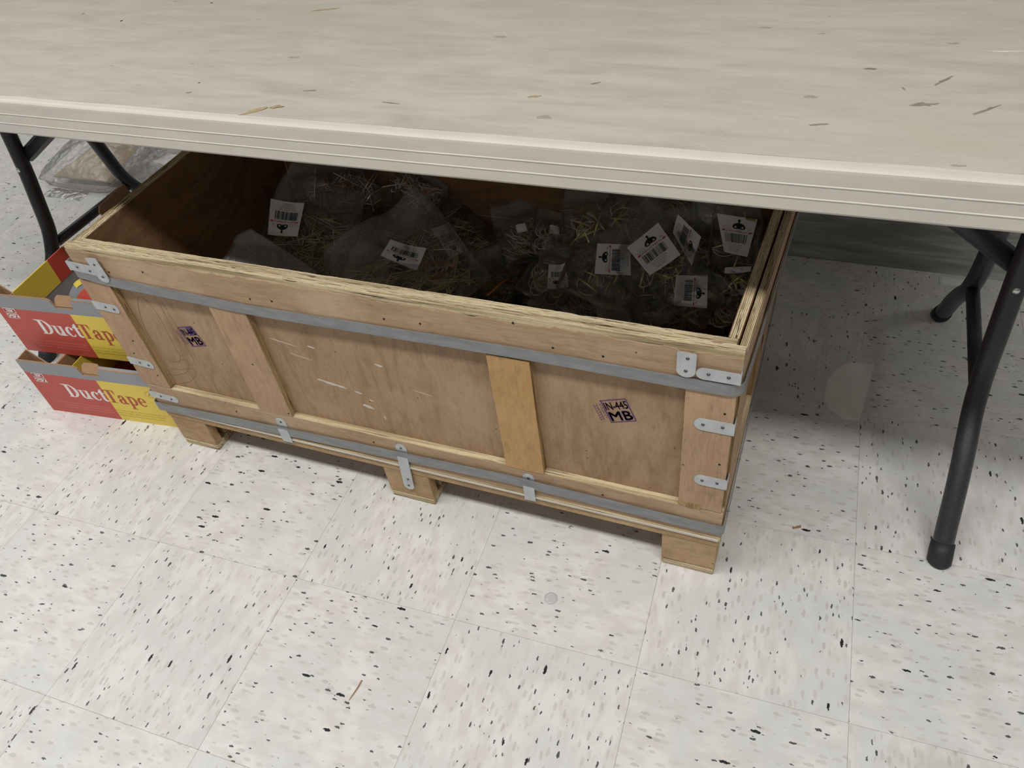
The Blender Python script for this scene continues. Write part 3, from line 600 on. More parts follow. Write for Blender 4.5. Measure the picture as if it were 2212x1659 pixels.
# ---------------------------------------------------------------- duct tape cartons beside the crate
def carton(loc, ang, label, H_=.157, upper=False):
    t = T('duct_tape_carton', label, 'carton', loc, 'duct tape cartons stacked left of the crate', rz=ang)
    Wd, Dp, th = .353, .19, .003
    def mkp(g, name, mats, parent=None, **k):
        return mk(name, g.v, g.f, None, (parent or t.o), mats=mats if isinstance(mats, list) else [mats], midx=g.m, **k)
    # front panel with the torn opening in its rim
    g = G(); out = [(0, 0), (Wd, 0), (Wd, H_), (.2105, H_), (.2045, H_-.022), (.163, H_-.022), (.158, H_-.004), (.152, H_), (0, H_)]
    g.prism(out, lambda u, v, y: (u, y, v), 0, th); fp = mkp(g, 'front_panel', MT['card'])
    def pr(poly, mat, name, dy=.0): 
        g = G(); g.prism(poly, lambda u, v, y: (u, y, v), -.0006-dy, -.0001-dy); mkp(g, name, MT[mat], fp)
    zb = .1225 if not upper else .1215
    pr([(0, 0), (.1885, 0), (.1885, zb), (0, zb)], 'p_red', 'red_print'); pr([(.1885, 0), (Wd, 0), (Wd, zb), (.1885, zb)], 'p_yel', 'yellow_print')
    pr([(0, zb), (Wd, zb), (Wd, H_-.0008), (.2110, H_-.0008), (.2055, H_-.0228), (.1625, H_-.0228), (.157, H_-.005), (.152, H_-.0008), (0, H_-.0008)], 'p_gray', 'grey_print')
    F = lambda u, v: (u, -.00068, v)
    g = G(); put_serif(g, 'Duct', .082, .190, .0575, .0400, F); g.add([F(.0755, .0965), F(.10, .0975), F(.10, .095), F(.09, .093)], [(0, 3, 2, 1)])
    mkp(g, 'white_lettering', MT['p_white'], fp); g = G()
    for a, b in ((.0165, .1095), (.0325, .1095), (.0165, .0945), (.0325, .0945)): g.add([F(a, b), F(a+.0140, b), F(a+.0140, b+.0125), F(a, b+.0125)], [(0, 1, 2, 3)])
    mkp(g, 'logo_square', MT['p_white'], fp, kind='stuff')
    g = G(); F2 = lambda u, v: (u, -.00080, v)
    for s_, a, b in (('E', .0180, .1110), ('3', .0345, .1110), ('G', .0175, .0958), ('Z', .0345, .0958)): put_text(g, s_, a, a+.0105, b, F2, h=.0095, bold=.02)
    g.v = g.v[:]; mkp(g, 'logo_lettering', MT['p_red'], fp)
    g = G(); put_serif(g, 'Tape', .186, .288, .0565, .0395, F); mkp(g, 'red_lettering', MT['p_brown'], fp)
    if not upper:
        g = G(); vs, fs = ring(.322, .0985, .023, .0105, .0222, .0097, 0, 360, n=30); g.add([F(*p) for p in vs], fs); put_text(g, 'ATB', .306, .338, .094, F, h=.009); mkp(g, 'oval_logo', MT['p_brown'], fp)
    g = G()
    for k, s_ in enumerate(('Traditional Adhesive Cloth Tape that Forms Tight,', 'Flexible performance with excellent adhesion.', 'Indoor, outdoor, agricultural, automotive and more.')): put_text(g, s_, .037+.004*k, .178, .0335-.0078*k, F, h=.0052)
    mkp(g, 'small_white_print', MT['p_pink'], fp)
    g = G()
    for k, s_ in enumerate(('A household tape, for general and heavy duty use.', 'Ideal for repair, sealing, moisture proofing and', 'bundling, holding. Strong waterproof adhesive tape.')): put_text(g, s_, .192, .318-.004*k, .0305-.0078*k, F, h=.0050)
    mkp(g, 'small_yellow_print', MT['p_olive'], fp)
    # bent-back tab of the opening
    g = G(); g.prism([(.160, 0), (.2075, 0), (.2075, .012), (.200, .018), (.166, .018), (.160, .012)], lambda u, v, q: (u, .0035+v*.75-q*.6, H_-.020+v*1.05+q*.5), 0, .0025); mkp(g, 'torn_tab', MT['card'])
    g = G(); g.prism([(.2100, H_-.004), (Wd, H_-.004), (Wd, H_), (.2100, H_)], lambda u, v, y: (u, y, v), .003, .010); mkp(g, 'rim_fold', MT['p_gray'])
    hs = .1415 if not upper else H_-.002
    sx = .082 if not upper else .055
    # walls behind: left wall of the tray, back, right, bottom
    g = G(); g.box(sx, sx+th, .004, Dp, 0, hs); mkp(g, 'side_wall', MT['card'])
    if upper:
        g = G(); g.box(sx+th, sx+th+.0008, .004, Dp, 0, hs-.052); mkp(g, 'grey_lining', MT['p_gray'])
        g = G(); g.box(sx+th, sx+th+.003, .010, .118, hs-.055, hs+.003); g.box(sx+th, sx+th+.003, .118, .168, hs-.055, hs+.003, 1); mkp(g, 'printed_flap', [MT['p_yel'], MT['p_red']])
    else:
        g = G(); g.box(sx+th, sx+th+.002, .006, .16, .05, hs+.0); g.box(sx+.043, sx+.0445, .006, .16, .02, hs-.001, 1); mkp(g, 'divider', [MT['card'], MT['p_yel']])
    g = G(); g.box(sx, Wd, Dp-th, Dp, 0, hs); mkp(g, 'back_wall', MT['card'])
    g = G(); g.box(Wd-th, Wd, .004, Dp, 0, hs); mkp(g, 'side_wall', MT['card'])
    g = G(); g.box(sx, Wd, th, Dp, 0, th); mkp(g, 'bottom', MT['card'])
    # folded corner gusset at the left end of the front panel
    g = G()
    g.prism([(.003, .07), (.030, .10), (.030, H_+.003), (.003, H_-.001)], lambda v, z, x: (x+v*.12, v, z), 0, .0025)
    g.prism([(.006, H_+.002), (.078 if not upper else .06, H_-.006), (.078 if not upper else .06, H_-.03), (.006, H_-.06)], lambda u, z, y: (u, .031-(u/.078)*.026+y, z), 0, .0025)
    mkp(g, 'corner_gusset', MT['card'])
    return t
lo = carton((-.3765, -.0025, 0), .1022, 'lower red and yellow Duct Tape carton, standing on the floor left of the crate')
up = carton((-.3960, .0420, .1420), .105, 'upper red and yellow Duct Tape carton, stacked on the other one beside the crate', upper=True)
def tape_roll(c, axis, R_, w_, label, group=None):
    c = Vector(c); t = T('tape_roll', label, 'tape roll', c, group); ax = Vector(axis).normalized(); rot = ax.to_track_quat('Z', 'Y').to_matrix()
    def loop(r, z, n=40): return [c+rot @ Vector((r*math.cos(2*math.pi*k/n), r*math.sin(2*math.pi*k/n), z)) for k in range(n)]
    def lathe(pr, closed=True):
        g = G(); n = 40
        for r, z in pr: g.v += loop(r, z)
        m = len(pr)
        for i in range(m if closed else m-1):
            j = (i+1) % m
            for k in range(n): g.f.append((i*n+k, i*n+(k+1) % n, j*n+(k+1) % n, j*n+k)); g.m.append(0)
        return g
    h_ = w_/2
    lathe([(R_, -h_+.002), (R_, h_-.002), (R_-.001, h_), (R_*.62, h_-.0006), (R_*.62, -h_), (R_-.001, -h_)]).make('tape_winding', MT['tape'], t, smooth=False)
    lathe([(R_*.62, h_+.0004), (R_*.615, -h_), (R_*.57, -h_), (R_*.57, h_+.0004)]).make('core', MT['card'], t)
    g = lathe([(R_*.60, h_+.001), (.0005, h_+.0014)], False); g.make('red_disc', MT['p_red'], t)
    g = G(); A = loop(R_*1.004, h_+.0008); 
    # yellow wrapper band over the top of the roll
    n = 40; idx = [k for k in range(n+1) if 5 <= k <= 15]; vs = []
    for k in idx:
        a = 2*math.pi*k/n
        for r, z in ((R_*.80, h_+.0012), (R_*1.006, h_+.0012), (R_*1.006, -h_)): vs.append(c+rot @ Vector((r*math.cos(a), r*math.sin(a), z)))
    fs = []
    for i in range(len(idx)-1):
        for q in (0, 1): fs.append((3*i+q, 3*i+q+1, 3*i+q+4, 3*i+q+3))
    g.add(vs, fs); g.make('yellow_wrapper', MT['p_yel'], t)
    return t
tape_roll((-.187, .116, .2500), (.10, -.80, .60), .056, .048, 'shrink-wrapped grey tape roll with red disc standing in the upper carton')
tape_roll((-.190, .125, .1700), (0, 0, 1), .056, .046, 'grey tape roll lying flat at the bottom of the upper carton')
tape_roll((-.225, .118, .032), (0, 0, 1), .058, .048, 'grey tape roll lying flat in the lower carton')
tape_roll((-.105, .110, .058), (.05, -.75, .6), .050, .045, 'grey tape roll standing at the back of the lower carton')
# ---------------------------------------------------------------- brown carton behind, and wrapped flat packs on the floor
t = T('brown_carton', 'plain brown carton with one flap up, half hidden behind the left side of the crate', 'carton', (-.115, .36, 0))
x0, x1, y0, y1, h_ = -.185, -.03, .24, .50, .385
for nm, b in (('side_wall', (x0, x0+.004, y0, y1, 0, h_)), ('side_wall', (x1-.004, x1, y0, y1, 0, h_)), ('front_wall', (x0+.004, x1-.004, y0, y0+.004, 0, h_)), ('back_wall', (x0+.004, x1-.004, y1-.004, y1, 0, h_)), ('bottom', (x0+.004, x1-.004, y0+.004, y1-.004, 0, .004))):
    g = G(); g.box(*b); g.make(nm, MT['card'], t)
g = G(); g.prism([(y0-.015, 0), (y0-.018, .020), (y0-.008, .030), (y0+.07, .034), (y0+.07, 0)], lambda v, w_, q: (x0+.002-w_*.30+q, v, h_+w_*.9), 0, .004); g.make('flap', MT['card'], t)
def ridged(p, f): return 1-2*abs(noise.noise(p*f))
def pillow(c, X, Y, n_, th, seed, ns=26, flap=.30, crumple=.010, fr=18, rect=3.2):
    """a soft, crumpled closed bag: two sheets that meet along the outline"""
    c, X, Y, n_ = Vector(c), Vector(X), Vector(Y), Vector(n_); vs = []; idx = {}; sd = Vector((seed*3.1, seed*1.7, seed*.9)); fs = []
    def P(i, j, side):
        s, t_ = -1+2*i/ns, -1+2*j/ns
        edge = i in (0, ns) or j in (0, ns)
        key = (i, j, 0 if edge else side)
        if key in idx: return idx[key]
        q = c+X*s+Y*t_
        rag = 1+.07*noise.noise(Vector((s*1.3+seed, t_*1.3, seed)))
        pin = 1-.20*max(0, t_-(1-2*flap))            # the neck gathers in
        tf = max(0.0, min(1.0, (1-2*flap-t_)/.5+.5)); tf = tf*tf*(3-2*tf)
        fill = (max(0, 1-abs(s)**rect))**.5*(max(0, 1-abs(t_)**4))**.5*(.10+.90*tf)
        cr_ = crumple*(ridged(q+sd, fr)*.6+ridged(q*1.0+sd*2, fr*2.3)*.35)
        off = n_*((fill*th*.5+cr_*(.25+.75*fill))*(1 if side else -1)*(0 if edge else 1)+(1-tf)*.35*th*noise.noise(q*9+sd)+crumple*.8*noise.noise(q*16+sd)*(1 if edge else .5))
        p = c+(X*s*pin+Y*t_)*rag+off
        if not edge: p = p+X*(.45/ns)*noise.noise(q*210+sd)+Y*(.45/ns)*noise.noise(q*230-sd)
        idx[key] = len(vs); vs.append(p); return idx[key]
    for side in (0, 1):
        for i in range(ns):
            for j in range(ns):
                q = (P(i, j, side), P(i+1, j, side), P(i+1, j+1, side), P(i, j+1, side)); fs.append(q if side else q[::-1])
    g = G(); g.add(vs, fs)
    k_ = 0
    for side in (0, 1):   # the empty neck of the bag reads milkier than the tight body
        for i in range(ns):
            for j in range(ns): g.m[k_] = 1 if -1+2*(j+.5)/ns > (1-2*flap)-.15+.18*noise.noise(Vector((i*.3, seed, 0))) else 0; k_ += 1
    ring_ = [idx[(i, 0, 0)] for i in range(ns)]+[idx[(ns, j, 0)] for j in range(ns)]+[idx[(i, ns, 0)] for i in range(ns, 0, -1)]+[idx[(0, j, 0)] for j in range(ns, 0, -1)]
    pts = [vs[q] for q in ring_[::2]]; g.tube(pts+[pts[0]], .0007, 4, 1, cap=False)   # milky tube along the seam, added to give the bag edges highlights
    return g
def flat_pack(name, label, c, X, Y, th, sheets, seed, flare, matn='film3'):
    t = T(name, label, 'bag', c)
    for (sx, sy, hx, hy, z, dz, a, m_) in sheets:
        g = G(); ca, sa = math.cos(a), math.sin(a)
        g.prism([(-hx, -hy), (hx, -hy), (hx*.96, hy), (-hx, hy*.95)], lambda u, v, z_: (c[0]+sx+u*ca-v*sa, c[1]+sy+u*sa+v*ca, z_), z, z+dz); g.make('cardboard_sheet' if m_ == 'card_tan' else 'insert', MT[m_], t)
    pillow(Vector(c)+Vector((0, 0, th*.55)), X, Y, (0, 0, 1), th, seed, crumple=.014, fr=15, flap=.15, ns=34).make('film', [MT[matn], MT[matn]], t)
    g = G(); g.add([(c[0]-X[0]*.8+flare[0]*u+.012*math.sin(v*9), c[1]-Y[1]*1.0-flare[1]*v, .002+.004*abs(math.sin(u*7+v*5))) for v in (0, .33, .66, 1) for u in (0, .2, .4, .6, .8, 1)], [(r*6+k, r*6+k+1, r*6+k+7, r*6+k+6) for r in range(3) for k in range(5)]); g.make('loose_film', MT['film2'], t, smooth=True)
flat_pack('wrapped_flat_pack', 'clear plastic bag of flat cardboard lying on the floor, left of the crate', (-1.045, .985, 0), (.155, 0, 0), (.03, .18, .03), .10,
          [(-.005, -.02, .122, .135, .030, .004, .03, 'card_tan'), (.02, -.03, .085, .09, .010, .010, -.12, 'card_tan'), (-.05, .03, .05, .08, .022, .006, .3, 'card_tan'), (.05, .06, .05, .06, .022, .004, -.3, 'p_white')], 3, (.16, .05))
flat_pack('wrapped_flat_pack', 'clear bag of brown and pale pieces on the floor behind the crate', (-.74, 1.03, 0), (.16, 0, 0), (.0, .19, .03), .12,
          [(0, 0, .10, .12, .004, .010, .2, 'card_tan'), (.05, .03, .05, .08, .018, .02, -.4, 'card_tan'), (-.05, .05, .045, .06, .018, .015, .6, 'card_tan'), (.03, -.06, .018, .05, .045, .006, .9, 'p_yel'), (-.07, -.04, .05, .03, .03, .004, -.2, 'p_white'), (.0, -.1, .04, .012, .04, .004, .3, 'rubber')], 8, (.18, .06))
# ---------------------------------------------------------------- bags of wire goods in the crate
BAGS=[
('pins',[0.1886,0.3831,0.3],[0.087,0.0208,-0.0322],[-0.0075,0.1003,0.0522],[0.4004,-0.3992,0.8248],0.05,[[0.1845,0.3391,0.311],[0.1324,0.3161,0.3252],[0.1138,0.3804,0.3653],[0.1741,0.4042,0.3476]]),
('foil',[0.1936,0.234,0.315],[0.0765,-0.0008,-0.0483],[0.0096,0.0394,0.017],[0.4752,-0.4437,0.7598],0.02,None),
('pins',[0.4295,0.3264,0.29],[0.0695,0.1023,0.0237],[-0.0991,0.0625,0.0515],[0.2352,-0.3683,0.8995],0.05,[[0.4725,0.3035,0.2972],[0.3976,0.3068,0.3181],[0.4048,0.3425,0.3308],[0.4753,0.3497,0.3154]]),
('pins',[0.4336,0.472,0.25],[0.0519,0.0814,0.0272],[-0.0854,0.0474,0.0385],[0.1754,-0.4107,0.8947],0.035,[[0.5086,0.452,0.2457],[0.4788,0.4263,0.2397],[0.4199,0.4712,0.2719],[0.4498,0.4952,0.277]]),
('silver',[0.2008,0.5015,0.34],[0.094,0.0614,-0.0154],[-0.02,0.0416,0.0347],[0.4235,-0.4515,0.7854],0.04,None),
('silver',[0.3792,0.5241,0.34],[0.0548,-0.0076,-0.0223],[0.0084,0.0318,0.0143],[0.2818,-0.4542,0.8451],0.03,None),
('hooks',[0.6089,0.5002,0.28],[0.0431,0.0291,0.0022],[-0.0298,0.0432,0.0372],[0.2955,-0.4984,0.815],0.03,None),
('gold',[0.7658,0.4548,0.36],[0.045,0.0123,-0.0023],[-0.0121,0.0475,0.0335],[0.1883,-0.5333,0.8247],0.03,None),
('hooks',[0.6883,0.4751,0.3],[0.0381,0.0102,-0.0102],[-0.0057,0.0455,0.0222],[0.3322,-0.3786,0.8639],0.03,None),
('hooks',[0.7145,0.3897,0.27],[0.0478,-0.0145,-0.0112],[0.0172,0.0557,0.0211],[0.1005,-0.3786,0.9201],0.035,[[0.7587,0.3523,0.2688],[0.72,0.3403,0.2681],[0.71,0.3854,0.2877],[0.739,0.3949,0.2885]]),
('gold',[0.8196,0.3759,0.31],[0.0664,-0.009,-0.0108],[0.0092,0.0615,0.0286],[0.0883,-0.4312,0.8979],0.04,[[0.8125,0.3419,0.3166],[0.8029,0.3957,0.3434],[0.8611,0.4043,0.3418],[0.8752,0.3528,0.3157]]),
('gold',[0.9083,0.3747,0.345],[0.0469,0.0373,0.028],[-0.0734,0.0686,0.0344],[-0.0912,-0.5228,0.8476],0.04,[[0.8659,0.3704,0.3614],[0.9101,0.4114,0.3914],[0.96,0.3624,0.3666],[0.9163,0.3284,0.3409]]),
('gold',[0.9626,0.4204,0.355],[0.0426,0.0253,-0.0013],[-0.0256,0.0507,0.0335],[0.2796,-0.4266,0.8601],0.04,[[0.9801,0.4134,0.3691],[0.9759,0.3622,0.345],[0.9336,0.4016,0.3783],[0.9346,0.4346,0.3944]]),
('gold',[1.039,0.42,0.385],[0.041,0.005,-0.0023],[-0.0046,0.0438,0.0303],[0.113,-0.5566,0.8231],0.03,[[1.0036,0.4261,0.4122],[1.0692,0.4309,0.4065],[1.065,0.3753,0.3694],[1.0271,0.3749,0.3744]]),
('gold',[0.9894,0.3395,0.31],[0.0443,-0.0183,-0.0076],[0.0156,0.0365,0.0206],[-0.046,-0.4752,0.8787],0.035,[[1.0086,0.3525,0.338],[1.0187,0.3005,0.3104],[0.9632,0.3002,0.3073],[0.9565,0.348,0.3328]]),
('gold',[1.0528,0.3754,0.33],[0.0301,0.0014,-0.0029],[-0.0005,0.0303,0.0159],[0.1054,-0.4597,0.8818],0.025,[[1.0316,0.3711,0.3444],[1.073,0.3825,0.3455],[1.0734,0.3735,0.3407],[1.0322,0.3612,0.3392]]),
('hooks',[1.0508,0.353,0.29],[0.0373,0.0066,0.0016],[-0.0074,0.0369,0.0155],[0.0278,-0.3824,0.9236],0.03,[[1.0455,0.3571,0.3081],[1.0761,0.3657,0.3107],[1.0752,0.3547,0.3062],[1.049,0.3477,0.3041]]),
('gold',[0.8449,0.4669,0.37],[0.0493,-0.0203,-0.0099],[0.0166,0.0379,0.0229],[-0.0347,-0.5057,0.862],0.03,None),
('hooks',[0.9276,0.4856,0.375],[0.0361,0.0043,0.0016],[-0.0064,0.0321,0.0225],[0.0308,-0.5693,0.8215],0.03,None),
('foil',[0.9794,0.4921,0.38],[0.0311,0.007,-0.0007],[-0.0069,0.0312,0.0178],[0.1257,-0.4705,0.8734],0.03,None),
('foil',[0.8603,0.3483,0.22],[0.0475,-0.0633,-0.0471],[0.0345,0.0286,0.0],[0.3268,-0.3945,0.8588],0.03,[[0.8912,0.3572,0.2298],[0.9242,0.378,0.2268],[0.9255,0.3621,0.219],[0.906,0.3569,0.224]]),
('rust',[1.0102,0.3665,0.21],[0.0261,-0.0626,-0.0327],[0.0303,0.0099,0.0053],[-0.0042,-0.4643,0.8857],0.03,None),
('rust',[0.5918,0.4329,0.22],[0.0514,0.0425,0.0048],[-0.0349,0.0402,0.0359],[0.3099,-0.4692,0.8269],0.035,None),
('hooks',[0.7496,0.3569,0.22],[0.0428,0.0571,0.005],[-0.0323,0.0255,0.0216],[0.3333,-0.327,0.8843],0.035,None),
('pins',[0.5424,0.3885,0.18],[0.0171,0.0852,0.0319],[-0.04,0.0032,0.0165],[0.3243,-0.3876,0.8629],0.035,None),
('foil',[0.3172,0.3305,0.24],[0.0148,0.0705,0.0323],[-0.0406,0.003,0.0161],[0.2996,-0.4489,0.8418],0.03,None),
]

NAMES = {0: ('large clear bag of pins, its label upside down, leftmost in the crate', 'bag'), 
 1: ('empty-looking greyish bag corner standing up nearest the front left of the pile', 'bag'),
 2: ('large clear bag of greenish pins with a tilted label, middle of the crate', 'bag'),
 3: ('dark bag with a steeply tilted half-hidden label, behind the large middle bag of pins', 'bag'),
 4: ('bag of bright silver wires at the back left, just under the table edge', 'bag'),
 5: ('small crumpled bag of silver pieces at the back, right of the silver wires', 'bag'),
 6: ('clear bag of curved silver hooks standing against the back panel, no label', 'bag'),
 7: ('tall clear bag with one yellow rod, against the back right of the crate', 'bag'),
 8: ('small clear bag of hooks with a white tag, right of the silver hooks', 'bag'),
 9: ('narrow clear bag with an upside-down label, left end of the right-hand heap', 'bag'),
 10: ('clear bag of yellow pins whose label lies on its side, logo to the left', 'bag'),
 11: ('large clear bag with the big diamond-tilted label in the middle of the right-hand heap', 'bag'),
 12: ('clear bag with a creased label leaning right of the big tilted label', 'bag'),
 13: ('clear bag with an upright label under a brass-coloured rod, far right corner', 'bag'),
 14: ('clear bag with a label turned sideways, logo to the right, lowest in the right-hand heap', 'bag'),
 15: ('small clear bag with a thin folded label against the right side of the crate', 'bag'),
 16: ('clear bag of dark wire below the thin folded label, at the right side', 'bag'),
 17: ('crumpled clear bag of yellow wire at the back, above the big tilted label', 'bag'),
 18: ('clear bag at the back right with its hooks hidden under shiny folds', 'bag'),
 19: ('small empty-looking bag at the back, left of the brass-coloured rod', 'bag'),
 20: ('pale flat bag with a torn white label, low at the front of the right-hand heap', 'bag'),
 21: ('dull brown-grey bag of coppery wire in the front right corner of the crate', 'bag'),
 22: ('dark bag with a coppery hook, in the gap between the two heaps', 'bag'),
 23: ('dark bag of fine hooks low in the middle, in front of the upside-down label', 'bag'),
 24: ('dark bag of pins low behind the front board, right of the large middle bag', 'bag'),
 25: ('greyish bag fold lying between the front left bag corner and the middle bag', 'bag')}
NM = {'pins': 'bag_of_pins', 'foil': 'plastic_bag', 'silver': 'bag_of_wires', 'hooks': 'bag_of_hooks', 'gold': 'bag_of_hitch_pins', 'rust': 'bag_of_hooks'}
def wires(g, kind, c, X, Y, n_, th, R):
    c, X, Y, n_ = Vector(c), Vector(X), Vector(Y), Vector(n_)
    def P(s, t_, k): return c+X*s+Y*(t_)+n_*(k*th*.42*max(.1, (1-abs(s)**3))**.5)
    dom = (X.normalized()*R.uniform(-1, 1)+Y.normalized()*R.uniform(-1, 1)).normalized()
    if kind in ('pins', 'silver', 'foil'):
        cnt = {'pins': 120, 'silver': 80, 'foil': 8}[kind]
        for k in range(cnt):
            a = P(R.uniform(-.72, .72), R.uniform(-.88, .36), R.uniform(-.9, .95))
            d = (dom*R.gauss(0, .8)+X.normalized()*R.gauss(0, 1)+Y.normalized()*R.gauss(0, 1)+n_*R.gauss(0, .12)).normalized()
            l = R.uniform(.022, .06); r = R.uniform(.0007, .0013) if kind != 'silver' else R.uniform(.0009, .0015)
            mi = R.choices([0, 1, 2], [5, 3, 1] if kind == 'pins' else [1, 6, 1])[0]
            b_ = a+d*l
            for z in range(4):
                s, t_ = (b_-c).dot(X)/X.length_squared, (b_-c).dot(Y)/Y.length_squared
                if abs(s) > .85 or t_ > .6 or t_ < -.95: b_ = a.lerp(b_, .5)
            o_ = d.cross(n_).normalized()*r*5
            g.tube([a-(b_-a)*.5, b_] if R.random() < .6 else [a-(b_-a)*.5, b_, b_+o_, a-(b_-a)*.2+o_], r, 4, mi)
    if kind in ('hooks', 'rust'):
        o_ = P(0, -.35, .2); ax = (X.normalized()*R.uniform(-1, 1)+Y.normalized()).normalized(); sd = ax.cross(n_).normalized()
        for k in range(34 if kind == 'hooks' else 12):
            q = P(R.uniform(-.55, .55), R.uniform(-.75, .15), R.uniform(-.8, .9)); rr = R.uniform(.008, .016); tw = R.uniform(-.5, .5)
            u_ = (ax*math.cos(tw)+sd*math.sin(tw)); v_ = u_.cross(n_).normalized()
            pts = [q+u_*rr*1.6-v_*rr] + [q-u_*rr*math.sin(a)-v_*rr*math.cos(a) for a in [math.pi*i/5 for i in range(6)]] + [q+u_*rr*.9+v_*rr]
            pts = [p+n_*R.uniform(-.001, .001) for p in pts]
            g.tube(pts, R.uniform(.0007, .0012), 4, (2 if kind == 'rust' else R.choices([1, 0, 2], [6, 2, 1])[0]))
    if kind == 'gold':
        for k in range(8):
            a = P(R.uniform(-.45, .45), R.uniform(-.7, .1), R.uniform(-.5, .9)); d = (X.normalized()*R.gauss(.3, 1)+Y.normalized()*R.gauss(0, .8)).normalized(); l = R.uniform(.014, .028); r = R.uniform(.0013, .0023)
            g.tube([a-d*l, a+d*l], r, 8, 0)
            e_ = d.cross(n_).normalized(); rr = l*.9
            pts = [a+d*l*math.cos(t_)*1.0+e_*rr*math.sin(t_)*.9+n_*.003*math.sin(t_*2) for t_ in [math.pi*i/9 for i in range(10)]]
            g.tube(pts, .0007, 5, R.choice([0, 1, 1])) if k % 2 else None
        for k in range(18):
            a = P(R.uniform(-.6, .6), R.uniform(-.8, .3), R.uniform(-.8, .95)); d = (X.normalized()*R.gauss(0, 1)+Y.normalized()*R.gauss(0, 1)).normalized(); g.tube([a, a+d*.014+n_*.002, a+d*.024], .0007, 4, R.choice([0, 1, 2]))
def paper(th_, q, print_=True, curl=.0, seed=0):
    """label from its four corners TL, TR, BR, BL (print upright)"""
    q = [Vector(p) for p in q]; A, B_, C_, D_ = q; nn = (B_-A).cross(D_-A).normalized()
    if nn.z < 0: nn = -nn
    def S2(u, v, off=0): # u right, v down
        p = A.lerp(B_, u).lerp(D_.lerp(C_, u), v); return p+nn*(off+curl*((u-.5)**2*4-.3)+.0012*math.sin(u*5+seed)*math.cos(v*4+seed)+.009)
    n = 8; g = G(); vs = [S2(i/n, j/n, o_) for o_ in (0, -.0003) for j in range(n+1) for i in range(n+1)]; fs = []
    K = (n+1)**2
    for j in range(n):
        for i in range(n): a = j*(n+1)+i; fs += [(a, a+1, a+n+2, a+n+1), (K+a, K+a+n+1, K+a+n+2, K+a+1)]
    g.add(vs, fs); lb = g.make('label', MT['paper'], th_)
    if not print_: return lb
    inv = th_.inv; OFF = .0005
    F = lambda u, v: S2(u, v, OFF)
    R = random.Random(seed)
    g = G()   # barcode, dark figures and small print
    x = .14
    while x < .84:
        w_ = R.choice([.008, .008, .014, .02, .028]); g.add([F(x, .46), F(x+w_, .46), F(x+w_, .70), F(x, .70)], [(0, 1, 2, 3)]); x += w_+R.choice([.009, .012, .02])
    for k, s_ in enumerate(('7 0 1 4 5 9 2 8', 'HITCH PIN AND CLIP', '1/4 X 2 IN.', 'MADE IN INDIA')): put_text(g, s_, .2+.03*k, .72-.04*k, .77+.055*k, lambda u, v, b=.77+.055*k: F(u, b-(v-b)), h=.034)
    # silhouette of a broad-shouldered man, arms bent to the waist
    cx, cy = .56, .25; sc = .17
    def a_(pts): g.add([F(cx+x_*sc, cy-y_*sc) for x_, y_ in pts], [tuple(range(len(pts)))])
    for pts in ([(.20*math.cos(t_*math.pi/5), .82+.24*math.sin(t_*math.pi/5)) for t_ in range(10)], [(-.12, .45), (.12, .45), (.13, .72), (-.13, .72)], [(-.72, .30), (-.3, .46), (.3, .46), (.72, .30), (.5, -.05), (.32, -.42), (-.32, -.42), (-.5, -.05)],
                [(-.72, .30), (-.5, .1), (-.82, -.30), (-1.08, -.28), (-1.0, .05)], [(-.82, -.30), (-1.08, -.28), (-.9, -.46), (-.35, -.52), (-.30, -.34)], [(.72, .30), (1.0, .05), (1.08, -.28), (.82, -.30), (.5, .1)], [(.82, -.30), (.30, -.34), (.35, -.52), (.9, -.46), (1.08, -.28)]): a_(pts)
    g.make('black_print', MT['k'], lb, inv=inv)
    g = G(); 
    for u0, u1 in ((.07, .16), (.86, .95)): g.add([F(u0, .385), F(u1, .375), F(u1, .415), F(u0, .425)], [(0, 1, 2, 3)])
    put_text(g, 'INDUSTRIAL', .19, .84, .42, lambda u, v: F(u, .42-(v-.42)), h=.042, bold=.02); g.make('red_print', MT['red'], lb, inv=inv)
    g = G(); put_text(g, 'GO', .10, .34, .36, lambda u, v: F(u, .36-(v-.36)), h=.085); put_text(g, 'K', .82, .92, .36, lambda u, v: F(u, .36-(v-.36)), h=.085); g.make('grey_print', MT['gray'], lb, inv=inv)
    return lb
NP = {15, 16, 20}
for i, (kind, c, X, Y, nn, th, lab) in enumerate(BAGS):
    t = T(NM[kind], NAMES[i][0], 'bag', c, 'clear bags of wire pins and hooks in the crate'); R = random.Random(100+i)
    g = G(); wires(g, kind, c, X, Y, nn, th, R)
    if i == 13: 
        a, b = Vector((1.005, .428, .412)), Vector((1.068, .424, .412)); g.tube([a, a.lerp(b, .03), a.lerp(b, .05), b], [.0032, .0032, .0026, .0026], 12, 0)
    if i == 22:
        g.tube([Vector(c)+Vector(v) for v in ((-.01, -.075, .0), (.012, -.045, .012), (.03, -.03, .016))], .003, 8, 2)
    if g.v: g.make('wire_bundle', [MT['gold'], MT['silver'], MT['copper']], t, smooth=True, kind='stuff')
    pillow(c, X, Y, nn, th, i+1, crumple=.011 if kind != 'foil' else .007, fr=24, ns=34).make('film', [MT['film4'], MT['film4']] if kind == 'foil' else [MT['film2' if i in (20, 23) else 'film'], MT['film2']], t, smooth=kind == 'foil')
    if lab: paper(t, lab, i not in NP, curl=(.004 if i in (0, 2, 9, 12) else .001), seed=i)
    if i in (8, 6):
        q0 = Vector(c)+Vector(Y)*(-.05); x_, y_ = Vector(X).normalized()*.010, Vector(Y).normalized()*.009; n0 = Vector(nn)*.012
        paper(t, [q0-x_+y_+n0, q0+x_+y_+n0, q0+x_-y_+n0, q0-x_-y_+n0], False)
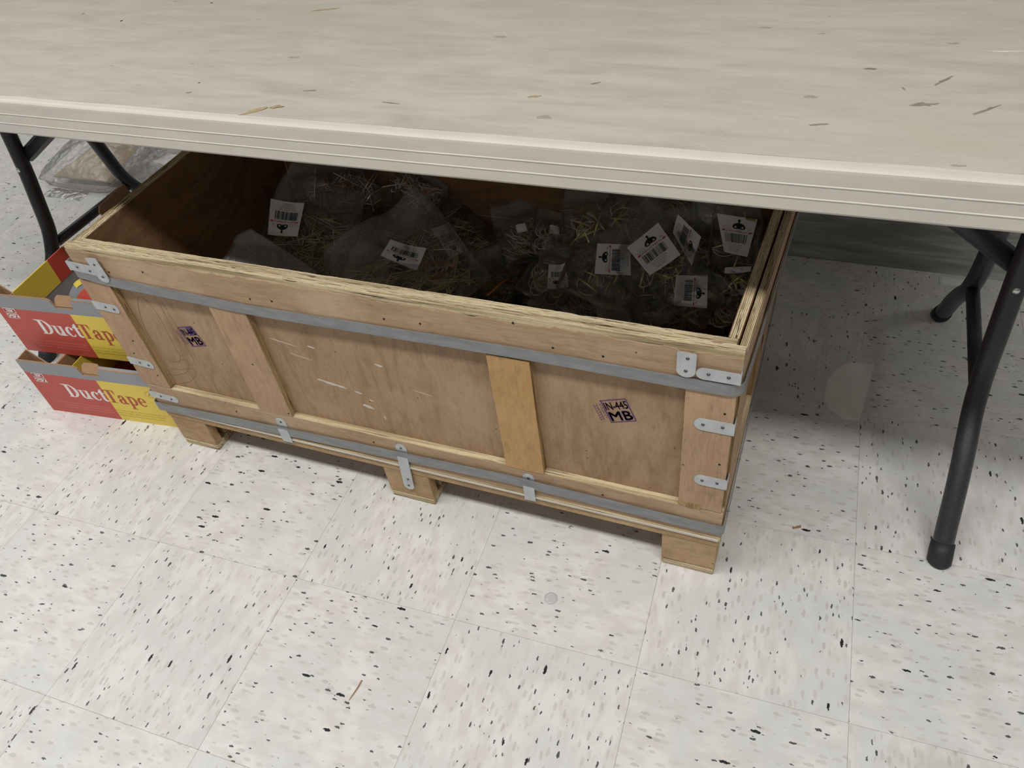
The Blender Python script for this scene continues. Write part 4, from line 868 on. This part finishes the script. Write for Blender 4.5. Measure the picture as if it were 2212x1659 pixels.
# lower layer of the heap: one bag built, then copied
R = random.Random(55); proto = None
spots = [(x, y, z) for z, rows in ((.140, (.34, .48)), (.195, (.44,)), (.245, (.50,))) for y in rows for x in ([.10, .24, .38, .52, .66, .80, .94, 1.03] if z < .15 else [.42, .56, .70, .83, .96, 1.04] if z < .2 else [.22, .72, .84, .96])]
for k, (x, y, z) in enumerate(spots):
    if proto is None:
        c = (x, y, z); t = T('bag_of_pins', 'clear bag of wire pins buried in the lower layer of the heap', 'bag', c, 'buried bags at the bottom of the crate')
        g = G(); wires(g, 'pins', c, (.06, 0, 0), (0, .062, 0), (0, 0, 1), .045, R); g.make('wire_bundle', [MT['gold'], MT['silver'], MT['copper']], t, kind='stuff')
        pillow(c, (.066, 0, 0), (0, .068, 0), (0, 0, 1), .05, 44, ns=18).make('film', [MT['film'], MT['film2']], t, smooth=True); proto = t.o
        kids = list(proto.children)
    else:
        r_ = proto.copy(); COL.objects.link(r_); r_.location = (x+R.uniform(-.012, .012)*(0 if x > 1 or x < .12 else 1), y+R.uniform(-.01, .01), z); r_.rotation_euler = (0, 0, R.choice([0, 1, 2, 3])*math.pi/2)
        if x > 1: r_.scale = (.82, .82, 1)
        for ch in kids: d = ch.copy(); COL.objects.link(d); d.parent = r_
# ---------------------------------------------------------------- litter on the floor
g = G(); g.tube([(.6195, -.3445, .0012), (.619, -.358, .0016), (.6165, -.372, .0010), (.6150, -.380, .0008)], [.0009, .0012, .0008, .0004], 5); o = g.make('wood_sliver', MT['splin']); tag(o, 'thin brown wood sliver on the tiles in front of the crate', 'splinter')
g = G(); g.prism([(1.2165, .1275), (1.2215, .1300), (1.2300, .1345), (1.2292, .1392), (1.2210, .1345), (1.2195, .1322), (1.2160, .1330)], lambda u, v, t: (u, v, t), 0, .0012); o = g.make('wood_chip', MT['splin']); tag(o, 'flat brown wood chip on the floor right of the crate', 'splinter')
g = G(); g.tube([(.8604, -.1202, .0), (.8604, -.1202, .0022), (.8604, -.1202, .0030)], [.0105, .0105, .0085], 24); o = g.make('plastic_disc', MT['clear']); tag(o, 'small clear round plastic disc on the tiles below the crate front', 'disc')
